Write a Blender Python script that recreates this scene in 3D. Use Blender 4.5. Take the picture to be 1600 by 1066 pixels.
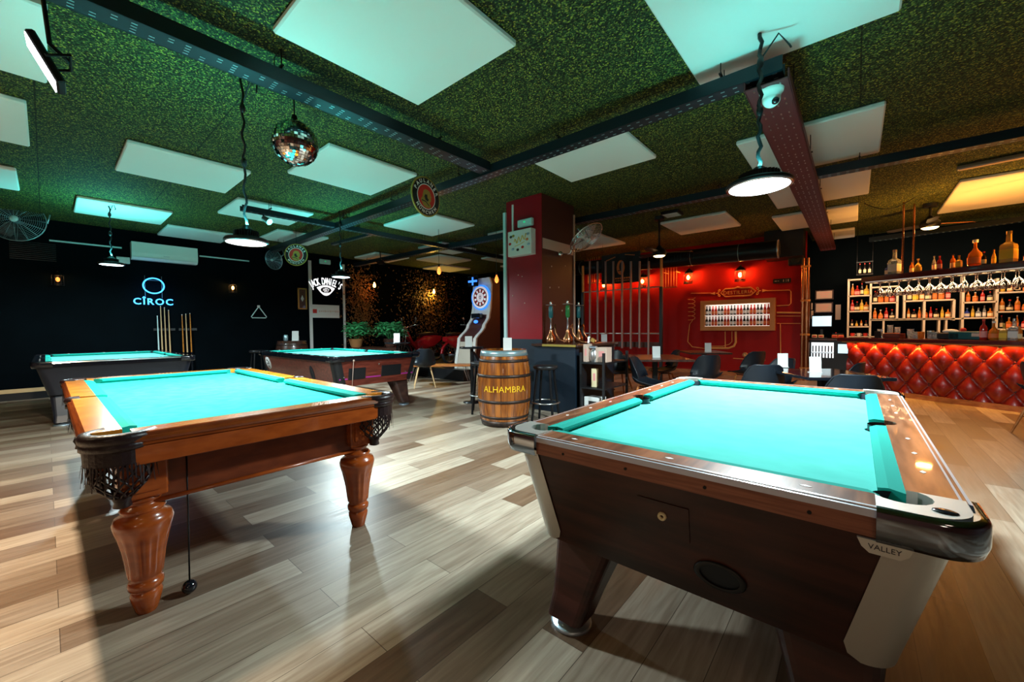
import bpy, math, random
from mathutils import Vector, Matrix, Euler
random.seed(7)
PI = math.pi
for o in list(bpy.data.objects): bpy.data.objects.remove(o)
SC = bpy.context.scene
COL = SC.collection

# ---------------------------------------------------------------- camera
FPX, PITCH, ROLL, YAW, CAMH = 625.5, math.radians(-1.887), math.radians(-0.480), math.radians(40.667), 1.223
_cy, _sy = math.cos(YAW), math.sin(YAW)
CF = Vector((-_sy*math.cos(PITCH), _cy*math.cos(PITCH), math.sin(PITCH)))
_R0 = Vector((_cy, _sy, 0)); _U0 = _R0.cross(CF)
CR = _R0*math.cos(ROLL) + _U0*math.sin(ROLL)
CU = -_R0*math.sin(ROLL) + _U0*math.cos(ROLL)
CC = Vector((0, 0, CAMH))
cam_d = bpy.data.cameras.new('camera'); cam = bpy.data.objects.new('camera', cam_d); COL.objects.link(cam)
cam_d.sensor_width = 36; cam_d.lens = FPX*36/1600; cam_d.clip_start = .02
cam.matrix_world = Matrix(((CR.x, CU.x, -CF.x, CC.x), (CR.y, CU.y, -CF.y, CC.y), (CR.z, CU.z, -CF.z, CC.z), (0, 0, 0, 1)))
SC.camera = cam

# survey helpers: where a sight line meets a real plane of the room
def _ray(x, y): return CF + CR*((x-800)/FPX) - CU*((y-533)/FPX)
def onX(x, y, v): d = _ray(x, y); return CC + d*(v/d.x)
def onY(x, y, v): d = _ray(x, y); return CC + d*(v/d.y)
def onZ(x, y, v): d = _ray(x, y); return CC + d*((v-CAMH)/d.z)

# ---------------------------------------------------------------- world, exposure
w = bpy.data.worlds.new('world'); SC.world = w; w.use_nodes = True
w.node_tree.nodes['Background'].inputs[0].default_value = (.02, .06, .07, 1)
w.node_tree.nodes['Background'].inputs[1].default_value = .15
vs = SC.view_settings; vs.view_transform = 'Standard'; vs.look = 'None'; vs.gamma = 1; vs.exposure = 0.0; vs.use_curve_mapping = False

# ---------------------------------------------------------------- large lights
def light(kind, loc, power, color, size=.3, sizey=None, direction=(0, 0, -1), shape=None, spread=None, name='room_light', blend=None):
    d = bpy.data.lights.new(name, kind); d.energy = power; d.color = color
    if kind == 'AREA':
        d.shape = shape or ('RECTANGLE' if sizey else 'DISK'); d.size = size
        if sizey: d.size_y = sizey
        if spread: d.spread = spread
    elif kind == 'SPOT':
        d.shadow_soft_size = size; d.spot_size = spread or 2.2; d.spot_blend = blend or 1
    else: d.shadow_soft_size = size
    o = bpy.data.objects.new(name, d); COL.objects.link(o); o.location = loc
    o.rotation_euler = Vector(direction).to_track_quat('-Z', 'Y').to_euler()
    return o
COOL = (.78, .965, 1.0); WARM = (1, .62, .34)
LAMPS = dict(T3=(-.53, 3.28, 2.20), T1=(-3.82, 1.10, 1.95), T4=(-9.19, .73, 2.31), T2=(-6.90, 3.42, 2.15))
LU = dict(T3=7, T1=22, T4=26, T2=18)
LP = dict(T3=235, T1=185, T4=110, T2=170)
for k, v in LAMPS.items():
    light('AREA', (v[0], v[1], v[2]-.020), LP[k], COOL, .24 if k == 'T3' else .20, name='table_light')
    light('AREA', (v[0], v[1], v[2]+.14), LU[k], (.10, .95, .90), .16, direction=(0, 0, 1), name='ceiling_fill')  # added cyan uplight, boosts the cloth-coloured bounce on the ceiling
# unseen warm fill lights added behind the camera
light('AREA', (-3.0, -2.6, 3.1), 16, (1, .70, .45), .8, .8, name='warm_fill')
light('AREA', (1.6, -1.0, 3.1), 7, (1, .66, .45), .6, .6, name='warm_fill')
light('AREA', (1.5, -2.6, 1.75), 8, (1, .70, .48), .6, .6, direction=(-.60, .78, -.16), name='warm_fill')
# ---------------------------------------------------------------- materials
def mat(name, col=(.5, .5, .5), rough=.5, metal=0, em=None, es=0, alpha=1, trans=0, ior=1.45, spec=.5, coat=0, bump=None, var=None, wood=None, sub=0):
    m = bpy.data.materials.new(name); m.use_nodes = True; nt = m.node_tree; N = nt.nodes; L = nt.links
    b = N['Principled BSDF']; I = b.inputs
    I['Base Color'].default_value = (*col, 1); I['Roughness'].default_value = rough; I['Metallic'].default_value = metal
    I['IOR'].default_value = ior; I['Transmission Weight'].default_value = trans; I['Coat Weight'].default_value = coat
    I['Specular IOR Level'].default_value = spec
    if em: I['Emission Color'].default_value = (*em, 1); I['Emission Strength'].default_value = es
    tc = N.new('ShaderNodeTexCoord')
    def noise(scale, vec, detail=4, sc3=None):
        n = N.new('ShaderNodeTexNoise'); n.inputs['Scale'].default_value = scale; n.inputs['Detail'].default_value = detail
        if sc3:
            mp = N.new('ShaderNodeMapping'); mp.inputs['Scale'].default_value = sc3; L.new(vec, mp.inputs[0]); vec = mp.outputs[0]
        L.new(vec, n.inputs['Vector']); return n
    if wood:   # (dark, light, scale3, noise scale)
        n = noise(wood[3], tc.outputs['Object'], 6, wood[2])
        r = N.new('ShaderNodeValToRGB'); r.color_ramp.elements[0].position = .35; r.color_ramp.elements[1].position = .68
        r.color_ramp.elements[0].color = (*wood[0], 1); r.color_ramp.elements[1].color = (*wood[1], 1)
        L.new(n.outputs[0], r.inputs[0]); L.new(r.outputs[0], I['Base Color'])
    elif var:  # (second colour, scale)
        n = noise(var[1], tc.outputs['Object'], 5)
        r = N.new('ShaderNodeValToRGB'); r.color_ramp.elements[0].position = .38; r.color_ramp.elements[1].position = .64
        r.color_ramp.elements[0].color = (*col, 1); r.color_ramp.elements[1].color = (*var[0], 1)
        L.new(n.outputs[0], r.inputs[0]); L.new(r.outputs[0], I['Base Color'])
    if bump:   # (scale, strength)
        n = noise(bump[0], tc.outputs['Object'], 3)
        bp = N.new('ShaderNodeBump'); bp.inputs['Strength'].default_value = bump[1]; bp.inputs['Distance'].default_value = .01
        L.new(n.outputs[0], bp.inputs['Height']); L.new(bp.outputs[0], I['Normal'])
    return m
M = {}
def mm(k, *a, **kw): M[k] = mat(k, *a, **kw)
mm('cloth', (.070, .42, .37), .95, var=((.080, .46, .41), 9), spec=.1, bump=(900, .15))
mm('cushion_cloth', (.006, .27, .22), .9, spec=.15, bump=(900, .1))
mm('cloth_old', (.016, .38, .32), .95, var=((.030, .44, .38), 14), spec=.1, bump=(500, .2))
mm('walnut', (.1, .03, .02), .38, wood=((.016, .0045, .003), (.062, .016, .010), (1.2, 9, 9), 2.2), coat=.1)
mm('rail_walnut', (.2, .08, .04), .28, wood=((.10, .035, .018), (.27, .11, .055), (14, 1.6, 14), 2.6), coat=.5)
mm('strip_walnut', (.3, .1, .05), .4, wood=((.20, .065, .035), (.33, .12, .065), (2, 2, 40), 3))
mm('redwood', (.2, .03, .015), .32, wood=((.10, .016, .010), (.22, .040, .022), (2, 9, 14), 2.4), coat=.3)
mm('orange_wood', (.7, .25, .03), .22, wood=((.42, .13, .012), (.62, .23, .025), (3, 3, 9), 3), coat=.6)
mm('moulding', (.2, .04, .01), .2, wood=((.16, .032, .007), (.24, .052, .010), (3, 3, 9), 3), coat=.6)
mm('orange_dark', (.35, .09, .02), .25, wood=((.25, .045, .006), (.36, .072, .010), (3, 3, 9), 3), coat=.5)
mm('body_dark', (.2, .04, .01), .3, wood=((.11, .021, .007), (.17, .034, .010), (3, 3, 9), 3), coat=.3)
mm('chrome', (.80, .82, .84), .12, 1)
mm('dark_chrome', (.30, .35, .42), .10, 1)
mm('silver_edge', (.62, .62, .68), .28, .35)
mm('steel', (.55, .56, .57), .32, 1)
mm('satin', (.62, .60, .55), .38, .75, bump=(60, .03))
mm('foot_metal', (.45, .55, .65), .35, .8)
mm('black', (.008, .009, .011), .42)
mm('black_gloss', (.006, .008, .012), .14, coat=.5)
mm('black_table', (.010, .013, .022), .35)
mm('black_metal', (.012, .013, .015), .35, .6)
mm('leather', (.011, .003, .004), .38, bump=(80, .2))
mm('pocket', (.004, .008, .014), .5)
mm('navy', (.006, .016, .030), .5)
mm('white_panel', (.80, .80, .78), .75, bump=(120, .03))
mm('white', (.75, .75, .73), .4)
mm('cream_metal', (.72, .64, .50), .45)
mm('lavender_frame', (.62, .60, .66), .45)
mm('red_paint', (.30, .006, .012), .35, var=((.33, .008, .016), 3))
mm('red_wall', (.33, .008, .006), .5, var=((.37, .010, .008), 2), spec=.15)
mm('brown_paint', (.075, .022, .018), .45)
mm('wall_black', (.0005, .0022, .0034), .7, var=((.0008, .003, .0046), 2), spec=.04)
mm('vinyl', (.22, .010, .005), .30, bump=(150, .06), coat=.2)
mm('counter', (.10, .012, .012), .18, coat=.5)
mm('gold', (.62, .36, .10), .35, .85)
mm('gold_flat', (.85, .42, .13), .45)
mm('brass_flat', (.42, .30, .06), .45, .3)
mm('copper', (.55, .22, .10), .25, 1)
mm('bronze_frame', (.62, .27, .06), .4)
mm('barrel', (.4, .12, .02), .25, wood=((.13, .030, .006), (.42, .125, .016), (22, 22, 1.0), 1.0), coat=.6)
mm('hoop', (.03, .022, .02), .45, .6, var=((.06, .035, .025), 30))
mm('paint_yellow', (.85, .48, .01), .5)
mm('natural_wood', (.62, .40, .20), .45)
mm('bench_wood', (.50, .17, .045), .4, wood=((.35, .10, .02), (.55, .19, .05), (3, 3, 9), 3))
mm('dark_wood', (.05, .022, .016), .3, wood=((.035, .016, .012), (.075, .032, .022), (3, 9, 3), 3), coat=.3)
mm('chair_shell', (.007, .011, .017), .42)
mm('moped_red', (.38, .008, .012), .22, coat=.6)
mm('rubber', (.01, .01, .01), .7)
mm('leaf', (.02, .16, .05), .45, var=((.05, .26, .09), 20))
mm('leaf_dark', (.10, .045, .012), .6, var=((.34, .17, .05), 25))
mm('wicker', (.30, .13, .04), .7, bump=(90, .8))
mm('paper', (.72, .72, .70), .6)
mm('paper_warm', (.62, .45, .36), .6)
mm('ink', (.03, .03, .04), .6)
mm('tray', (.010, .018, .026), .38, .2)
mm('tray_red', (.11, .018, .022), .5)
mm('spec_metal', (.35, .50, .55), .3, .7)
mm('pipe_grey', (.36, .24, .22), .4, .3)
mm('duct', (.012, .013, .015), .32, .4)
mm('glass', (.93, .97, 1), .02, trans=1, ior=1.45)
mm('glass_clear', (.75, .82, .85), .06, trans=.75, ior=1.4)
mm('glass_amber', (.80, .26, .03), .08, trans=.45)
mm('glass_gold', (.90, .60, .12), .08, trans=.45)
mm('glass_red', (.50, .02, .015), .1, trans=.3)
mm('glass_dark', (.018, .012, .010), .1)
mm('glass_green', (.03, .20, .05), .1, trans=.3)
mm('glass_blue', (.05, .10, .55), .1, trans=.3)
mm('label_cream', (.80, .68, .42), .6); mm('label_white', (.8, .78, .74), .6); mm('label_yellow', (.85, .55, .05), .6)
mm('label_orange', (.75, .20, .05), .6); mm('label_black', (.02, .02, .02), .5); mm('label_red', (.6, .03, .02), .5); mm('label_pink', (.8, .32, .30), .5)
mm('em_white', (1, 1, 1), .4, em=(.80, .95, 1), es=9)
mm('em_warm', (1, .8, .5), .4, em=(1, .62, .25), es=9)
mm('em_bulb', (1, .6, .2), .4, em=(1, .42, .08), es=22)
mm('em_bulb_dim', (1, .5, .2), .4, em=(1, .22, .03), es=2.6)
mm('em_neon', (.1, .5, 1), .4, em=(.06, .42, 1), es=2.2)
mm('em_sign', (1, 1, 1), .4, em=(.95, .93, .95), es=1.3)
mm('em_green', (0, 1, .4), .4, em=(0, .8, .28), es=1.2)
mm('em_screen', (.6, .8, .9), .3, em=(.50, .80, .95), es=1.1)
mm('em_blue', (.1, .3, 1), .3, em=(.04, .22, 1), es=1.6)
mm('em_fridge', (1, 1, 1), .3, em=(.75, .88, .95), es=1.3)
mm('em_shelf', (1, 1, 1), .3, em=(1, .86, .74), es=.40)
mm('flood_glass', (1, 1, 1), .3, em=(.9, .97, 1), es=14)
mm('mirror', (.85, .85, .85), .05, 1)
mm('teal_plastic', (.55, .75, .75), .4)
mm('white_gloss', (.78, .76, .72), .25)
mm('basil', (.55, .48, .40), .4)

def floor_mat():
    m = bpy.data.materials.new('floor_planks'); m.use_nodes = True; nt = m.node_tree; N = nt.nodes; L = nt.links; b = N['Principled BSDF']
    tc = N.new('ShaderNodeTexCoord'); sx = N.new('ShaderNodeSeparateXYZ'); cx = N.new('ShaderNodeCombineXYZ')
    L.new(tc.outputs['Object'], sx.inputs[0]); L.new(sx.outputs['Y'], cx.inputs['X']); L.new(sx.outputs['X'], cx.inputs['Y'])
    br = N.new('ShaderNodeTexBrick'); br.inputs['Scale'].default_value = 1; br.inputs['Brick Width'].default_value = 1.28; br.inputs['Row Height'].default_value = .19
    br.inputs['Mortar Size'].default_value = .0016; br.inputs['Mortar Smooth'].default_value = .3; br.inputs['Bias'].default_value = 0
    br.offset = .37; br.offset_frequency = 2
    br.inputs['Color1'].default_value = (.155, .090, .052, 1); br.inputs['Color2'].default_value = (.50, .42, .325, 1); br.inputs['Mortar'].default_value = (.09, .06, .04, 1)
    L.new(cx.outputs[0], br.inputs['Vector'])
    mp = N.new('ShaderNodeMapping'); mp.inputs['Scale'].default_value = (14, .9, 1); L.new(tc.outputs['Object'], mp.inputs[0])
    n = N.new('ShaderNodeTexNoise'); n.inputs['Scale'].default_value = 3; n.inputs['Detail'].default_value = 8; n.inputs['Distortion'].default_value = .6; L.new(mp.outputs[0], n.inputs['Vector'])
    r = N.new('ShaderNodeValToRGB'); r.color_ramp.elements[0].position = .3; r.color_ramp.elements[0].color = (.50, .44, .40, 1); r.color_ramp.elements[1].position = .7; r.color_ramp.elements[1].color = (1.0, 1.0, 1.0, 1)
    L.new(n.outputs[0], r.inputs[0])
    mx = N.new('ShaderNodeMixRGB'); mx.blend_type = 'MULTIPLY'; mx.inputs[0].default_value = .8; L.new(br.outputs['Color'], mx.inputs[1]); L.new(r.outputs[0], mx.inputs[2])
    L.new(mx.outputs[0], b.inputs['Base Color']); b.inputs['Roughness'].default_value = .34
    mr = N.new('ShaderNodeMapRange'); mr.inputs['To Min'].default_value = .26; mr.inputs['To Max'].default_value = .48; L.new(n.outputs[0], mr.inputs['Value']); L.new(mr.outputs[0], b.inputs['Roughness'])
    bp = N.new('ShaderNodeBump'); bp.inputs['Strength'].default_value = .12; bp.inputs['Distance'].default_value = .004; L.new(n.outputs[0], bp.inputs['Height']); L.new(bp.outputs[0], b.inputs['Normal'])
    return m
def ceil_mat():
    m = bpy.data.materials.new('ceiling_fleck'); m.use_nodes = True; nt = m.node_tree; N = nt.nodes; L = nt.links; b = N['Principled BSDF']
    tc = N.new('ShaderNodeTexCoord')
    mp = N.new('ShaderNodeMapping'); mp.inputs['Scale'].default_value = (1, 1, 1); L.new(tc.outputs['Object'], mp.inputs[0])
    vo = N.new('ShaderNodeTexVoronoi'); vo.inputs['Scale'].default_value = 105; L.new(mp.outputs[0], vo.inputs['Vector'])
    sp = N.new('ShaderNodeSeparateColor'); L.new(vo.outputs['Color'], sp.inputs[0])
    r = N.new('ShaderNodeValToRGB'); e = r.color_ramp.elements
    e[0].position = 0; e[0].color = (.008, .010, .004, 1); e[1].position = 1; e[1].color = (.42, .38, .04, 1)
    for p_, c in ((.45, (.018, .026, .010)), (.70, (.045, .078, .022)), (.86, (.11, .16, .035)), (.95, (.32, .29, .04))):
        q = e.new(p_); q.color = (*c, 1)
    L.new(sp.outputs[0], r.inputs[0])
    br = N.new('ShaderNodeTexBrick'); br.inputs['Scale'].default_value = 1; br.inputs['Brick Width'].default_value = 2.0; br.inputs['Row Height'].default_value = 1.2; br.inputs['Mortar Size'].default_value = .006; br.offset = 0
    br.inputs['Color1'].default_value = (1, 1, 1, 1); br.inputs['Color2'].default_value = (.88, .88, .88, 1); br.inputs['Mortar'].default_value = (.25, .25, .25, 1); L.new(tc.outputs['Object'], br.inputs['Vector'])
    mx = N.new('ShaderNodeMixRGB'); mx.blend_type = 'MULTIPLY'; mx.inputs[0].default_value = 1; L.new(r.outputs[0], mx.inputs[1]); L.new(br.outputs['Color'], mx.inputs[2])
    L.new(mx.outputs[0], b.inputs['Base Color']); b.inputs['Roughness'].default_value = .75; b.inputs['Specular IOR Level'].default_value = .25
    bp = N.new('ShaderNodeBump'); bp.inputs['Strength'].default_value = .6; bp.inputs['Distance'].default_value = .01; L.new(vo.outputs['Distance'], bp.inputs['Height']); L.new(bp.outputs[0], b.inputs['Normal'])
    return m
M['floor'] = floor_mat(); M['ceil'] = ceil_mat()
def tile_mat(k, c1, c2):   # disco ball facets
    m = bpy.data.materials.new(k); m.use_nodes = True; nt = m.node_tree; N = nt.nodes; L = nt.links; b = N['Principled BSDF']
    b.inputs['Metallic'].default_value = 1; b.inputs['Roughness'].default_value = .06; b.inputs['Base Color'].default_value = (*c1, 1)
    return m

# ---------------------------------------------------------------- mesh builder
class MB:
    def __init__(s): s.v = []; s.f = []; s.m = []; s.sm = []
    def add(s, vs, fs, mi=0, smooth=False, T=None):
        n = len(s.v)
        for v in vs:
            v = Vector(v)
            s.v.append(T @ v if T else v)
        for f in fs: s.f.append([i+n for i in f]); s.m.append(mi); s.sm.append(smooth)
        return s
    def box(s, c, d, mi=0, T=None, bev=0):
        x, y, z = c; a, b, e = d[0]/2, d[1]/2, d[2]/2
        if bev > 0:
            q = min(bev, a*.9, b*.9, e*.9)
            rings = [(a-q, b-q, -e), (a, b, -e+q), (a, b, e-q), (a-q, b-q, e)]
            vs = []
            for (p, r, zz) in rings:
                k = q if p == a else 0
                if k:
                    vs += [(x-p+k, y-r, z+zz), (x+p-k, y-r, z+zz), (x+p, y-r+k, z+zz), (x+p, y+r-k, z+zz), (x+p-k, y+r, z+zz), (x-p+k, y+r, z+zz), (x-p, y+r-k, z+zz), (x-p, y-r+k, z+zz)]
                else:
                    vs += [(x-p, y-r, z+zz), (x+p, y-r, z+zz), (x+p, y-r, z+zz), (x+p, y+r, z+zz), (x+p, y+r, z+zz), (x-p, y+r, z+zz), (x-p, y+r, z+zz), (x-p, y-r, z+zz)]
            fs = [[i*8+j, i*8+(j+1) % 8, (i+1)*8+(j+1) % 8, (i+1)*8+j] for i in range(3) for j in range(8)]
            fs += [[7, 6, 5, 4, 3, 2, 1, 0], [24+j for j in range(8)]]
            return s.add(vs, fs, mi, False, T)
        vs = [(x+i*a, y+j*b, z+k*e) for i in (-1, 1) for j in (-1, 1) for k in (-1, 1)]
        return s.add(vs, [[0, 1, 3, 2], [4, 6, 7, 5], [0, 4, 5, 1], [2, 3, 7, 6], [0, 2, 6, 4], [1, 5, 7, 3]], mi, False, T)
    def lathe(s, prof, c=(0, 0, 0), n=20, mi=0, T=None, smooth=True, cap=True, mod=None, a0=0, a1=2*PI):
        full = abs(a1-a0-2*PI) < 1e-6; k = n if full else n+1
        vs = []
        for (r, z) in prof:
            for i in range(k):
                a = a0+(a1-a0)*i/n; rr = r*(mod(a, z) if mod else 1)
                vs.append((c[0]+rr*math.cos(a), c[1]+rr*math.sin(a), c[2]+z))
        fs = []
        for j in range(len(prof)-1):
            for i in range(n):
                i2 = (i+1) % k
                fs.append([j*k+i, j*k+i2, (j+1)*k+i2, (j+1)*k+i])
        s.add(vs, fs, mi, smooth, T)
        if cap and full:
            for j, rev in ((0, True), (len(prof)-1, False)):
                if prof[j][0] > 1e-5:
                    r, z = prof[j]; ring = [(c[0]+r*(mod(2*PI*i/n, z) if mod else 1)*math.cos(2*PI*i/n), c[1]+r*(mod(2*PI*i/n, z) if mod else 1)*math.sin(2*PI*i/n), c[2]+z) for i in range(n)]
                    f = list(range(n)); s.add(ring, [f[::-1] if rev else f], mi, False, T)
        return s
    def cyl(s, p0, p1, r0, r1=None, n=12, mi=0, smooth=True, cap=True):
        p0 = Vector(p0); p1 = Vector(p1); r1 = r0 if r1 is None else r1
        d = p1-p0; L = d.length
        if L < 1e-7: return s
        T = Matrix.Translation(p0) @ d.to_track_quat('Z', 'Y').to_matrix().to_4x4()
        return s.lathe([(r0, 0), (r1, L)], n=n, mi=mi, T=T, smooth=smooth, cap=cap)
    def tube(s, pts, r, n=8, mi=0, closed=False, smooth=True):
        P = [Vector(p) for p in pts]; m = len(P); rs = r if isinstance(r, (list, tuple)) else [r]*m
        vs = []; up = Vector((0, 0, 1)); prev = None
        for i in range(m):
            a = P[(i-1) % m] if (closed or i > 0) else P[i]; b = P[(i+1) % m] if (closed or i < m-1) else P[i]
            t = (b-a)
            t = t.normalized() if t.length > 1e-9 else Vector((0, 0, 1))
            if prev is None:
                x = t.cross(up)
                if x.length < .1: x = t.cross(Vector((1, 0, 0)))
            else: x = prev - t*prev.dot(t)
            x.normalize(); prev = x; y = t.cross(x)
            for k in range(n):
                g = 2*PI*k/n; vs.append(P[i]+(x*math.cos(g)+y*math.sin(g))*rs[i])
        fs = []
        for i in range(m if closed else m-1):
            i2 = (i+1) % m
            for k in range(n): fs.append([i*n+k, i*n+(k+1) % n, i2*n+(k+1) % n, i2*n+k])
        s.add(vs, fs, mi, smooth)
        if not closed:
            b = len(s.v)-m*n
            s.f.append([b+k for k in range(n)][::-1]); s.m.append(mi); s.sm.append(False)
            s.f.append([b+(m-1)*n+k for k in range(n)]); s.m.append(mi); s.sm.append(False)
        return s
    def prism(s, poly, z0, z1, mi=0, T=None, smooth=False):
        n = len(poly); A = sum(poly[i][0]*poly[(i+1) % n][1]-poly[(i+1) % n][0]*poly[i][1] for i in range(n))
        if A < 0: poly = poly[::-1]
        vs = [(p[0], p[1], z0) for p in poly]+[(p[0], p[1], z1) for p in poly]
        s.add(vs, [list(range(n))[::-1], list(range(n, 2*n))], mi, False, T)
        return s.add(vs, [[i, (i+1) % n, n+(i+1) % n, n+i] for i in range(n)], mi, smooth, T)
    def loft(s, rings, mi=0, smooth=True, caps=True, T=None, closed=True):
        n = len(rings[0]); vs = [p for r in rings for p in r]
        fs = [[j*n+i, j*n+(i+1) % n, (j+1)*n+(i+1) % n, (j+1)*n+i] for j in range(len(rings)-1) for i in range(n if closed else n-1)]
        s.add(vs, fs, mi, smooth, T)
        if caps: s.add(rings[0], [list(range(n))[::-1]], mi, False, T); s.add(rings[-1], [list(range(n))], mi, False, T)
        return s
    def sphere(s, c, r, n=16, m=10, mi=0, smooth=True, sc=(1, 1, 1), T=None):
        prof = [(max(r*math.sin(PI*j/m), 1e-4), -r*math.cos(PI*j/m)) for j in range(m+1)]
        T2 = Matrix.Translation(c) @ Matrix.Diagonal((*sc, 1))
        return s.lathe(prof, n=n, mi=mi, T=(T @ T2) if T else T2, smooth=smooth, cap=False)
    def mesh(s, me, T=None, mi=0):
        return s.add([v.co for v in me.vertices], [list(p.vertices) for p in me.polygons], mi, False, T)
    def build(s, name, m, parent=None, loc=None, rotz=0):
        me = bpy.data.meshes.new(name); me.from_pydata([tuple(v) for v in s.v], [], s.f)
        for x in (m if isinstance(m, (list, tuple)) else [m]): me.materials.append(M[x] if isinstance(x, str) else x)
        me.polygons.foreach_set('material_index', s.m); me.polygons.foreach_set('use_smooth', s.sm); me.update()
        o = bpy.data.objects.new(name, me); COL.objects.link(o)
        if loc is not None: o.location = loc
        o.rotation_euler = (0, 0, rotz)
        if parent: o.parent = parent
        return o
def tag(o, label=None, cat=None, group=None, kind=None):
    if label: o['label'] = label
    if cat: o['category'] = cat
    if group: o['group'] = group
    if kind: o['kind'] = kind
    return o
def thing(name, label, cat, loc=(0, 0, 0), rotz=0, group=None):
    o = bpy.data.objects.new(name, None); COL.objects.link(o); o.location = loc; o.rotation_euler = (0, 0, rotz); o.empty_display_size = .1
    return tag(o, label, cat, group)
def struct(name, mb, m, parent=None, **k):
    o = mb.build(name, m, parent, **k)
    if not parent: o['kind'] = 'structure'
    return o
def dup(o, loc, rotz=None, label=None, group=None, mats=None):
    kids = [c for c in ALLKIDS.get(o.name, [])]
    r = o.copy(); COL.objects.link(r); r.location = loc
    if rotz is not None: r.rotation_euler = (0, 0, rotz)
    if label: r['label'] = label
    if group: r['group'] = group
    def rec(src, dst):
        for ch in src.children:
            c = ch.copy(); COL.objects.link(c); c.parent = dst; rec(ch, c)
    rec(o, r)
    return r
ALLKIDS = {}
_tc = {}
def text_mesh(t, size=1, ext=.0, align='CENTER', spacing=1, key=None, bold=0):
    k = (t, size, ext, align, spacing, bold)
    if k in _tc: return _tc[k]
    cu = bpy.data.curves.new('tmp', 'FONT'); cu.body = t; cu.size = size; cu.extrude = ext; cu.align_x = align; cu.align_y = 'CENTER'; cu.space_character = spacing; cu.offset = bold; cu.resolution_u = 3
    o = bpy.data.objects.new('tmp', cu); COL.objects.link(o); bpy.context.view_layer.update()
    me = bpy.data.meshes.new_from_object(o.evaluated_get(bpy.context.evaluated_depsgraph_get()))
    bpy.data.objects.remove(o); bpy.data.curves.remove(cu); _tc[k] = me
    return me
FRONT = Matrix.Rotation(PI/2, 4, 'X')      # text plane turned to face -Y
def lettering(mb, t, size, at, ext=.003, T0=None, **k):
    return mb.mesh(text_mesh(t, size, ext, **k), (T0 or Matrix()) @ Matrix.Translation(at) @ FRONT)
def arc_text(mb, t, size, c, r, a_mid, step, ext=.002, flip=False, y=0, xs=1):
    n = len(t)
    for i, ch in enumerate(t):
        if ch == ' ': continue
        a = a_mid + (-(i-(n-1)/2)*step if not flip else (i-(n-1)/2)*step)
        rot = a-PI/2 if not flip else a+PI/2
        T = Matrix.Translation((c[0]+r*math.cos(a), y, c[1]+r*math.sin(a))) @ FRONT @ Matrix.Rotation(rot, 4, 'Z') @ Matrix.Diagonal((xs, 1, 1, 1))
        mb.mesh(text_mesh(ch, size, ext, bold=.012*size), T)
    return mb
def rrect(hx, hy, r, n=4, cx=0, cy=0):
    pts = []
    for (sx, sy, a) in ((1, 1, 0), (-1, 1, PI/2), (-1, -1, PI), (1, -1, 1.5*PI)):
        for i in range(n+1):
            g = a+PI/2*i/n; pts.append((cx+sx*(hx-r)+r*math.cos(g), cy+sy*(hy-r)+r*math.sin(g)))
    return pts
def ring3(pts, z): return [(p[0], p[1], z) for p in pts]
# ================================================================ SETTING
CE = 3.30; WX = -11.4; RY = 11.0; BY = 12.4
b = MB().box((-3.2, 3.2, -.05), (16.6, 18.6, .1)); struct('floor', b, 'floor')
b = MB().box((-3.2, 3.2, CE+.05), (16.6, 18.6, .1)); struct('ceiling', b, 'ceil')
struct('wall_left', MB().box((WX-.1, 3.2, 1.65), (.2, 18.6, 3.3)), 'wall_black')
struct('wall_right', MB().box((5.1, 3.2, 1.65), (.2, 18.6, 3.3)), 'brown_paint')
struct('wall_rear', MB().box((-3.2, -6.1, 1.65), (16.6, .2, 3.3)), 'brown_paint')
struct('wall_bar', MB().box((2.0, BY+.05, 1.65), (6.2, .1, 3.3)), 'wall_black')
struct('wall_back', MB().box(((WX-.85)/2, RY+.06, 1.65), (-.85-WX, .12, 3.3)), 'red_wall')
struct('wall_alcove', MB().box((-.91, (RY+.12+BY)/2, 1.65), (.12, BY-RY-.12, 3.3)), 'wall_black')
struct('baseboard_back', MB().box(((-6.2-.85)/2, RY-.012, .05), (5.35, .024, .10)), 'bench_wood')
b = MB().box((WX+.012, 1.0, .165), (.024, 11, .07)); struct('baseboard_left', b, 'natural_wood')
struct('trim_1', MB().box((WX+.01, 1.0, .065), (.02, 11, .13)), 'black')
# dark lower half of the far wall behind the dart machine
struct('trim_2', MB().box((-8.9, RY-.02, 1.65), (4.9, .04, 3.3)), 'wall_black')
# sign pillar against the left wall
x0 = WX+.12
b = MB().box((WX+.06, 5.19, 1.65), (.12, 1.0, 3.3)); struct('trim_3', b, 'wall_black')
b = MB().box((x0+.012, 4.72, 1.72), (.03, .075, 2.75)); struct('trim_4', b, 'white')
b = MB().box((x0+.012, 5.66, 1.72), (.03, .06, 2.75)); struct('trim_5', b, 'white')
# central pillar
PX0, PX1, PY0, PY1 = -4.43, -3.71, 5.05, 5.98
b = MB(); b.box(((PX0+PX1)/2, (PY0+PY1)/2, 1.65), (PX1-PX0, PY1-PY0, 3.3)); pil = struct('wall_pillar', b, 'brown_paint')
b = MB().box(((PX0+PX1)/2, PY0-.006, 2.17), (PX1-PX0, .012, 2.26)); struct('trim_6', b, 'red_paint')
b = MB().box(((PX0+PX1)/2, PY0-.006, .52), (PX1-PX0, .012, 1.04)); struct('trim_7', b, 'navy')
b = MB().box((PX0-.02, PY0-.02, 1.98), (.055, .05, 2.3)); struct('trim_8', b, 'teal_plastic')
b = MB().box((PX1+.005, PY1-.01, 1.9), (.03, .03, 2.5)); struct('trim_9', b, 'paper_warm')
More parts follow.
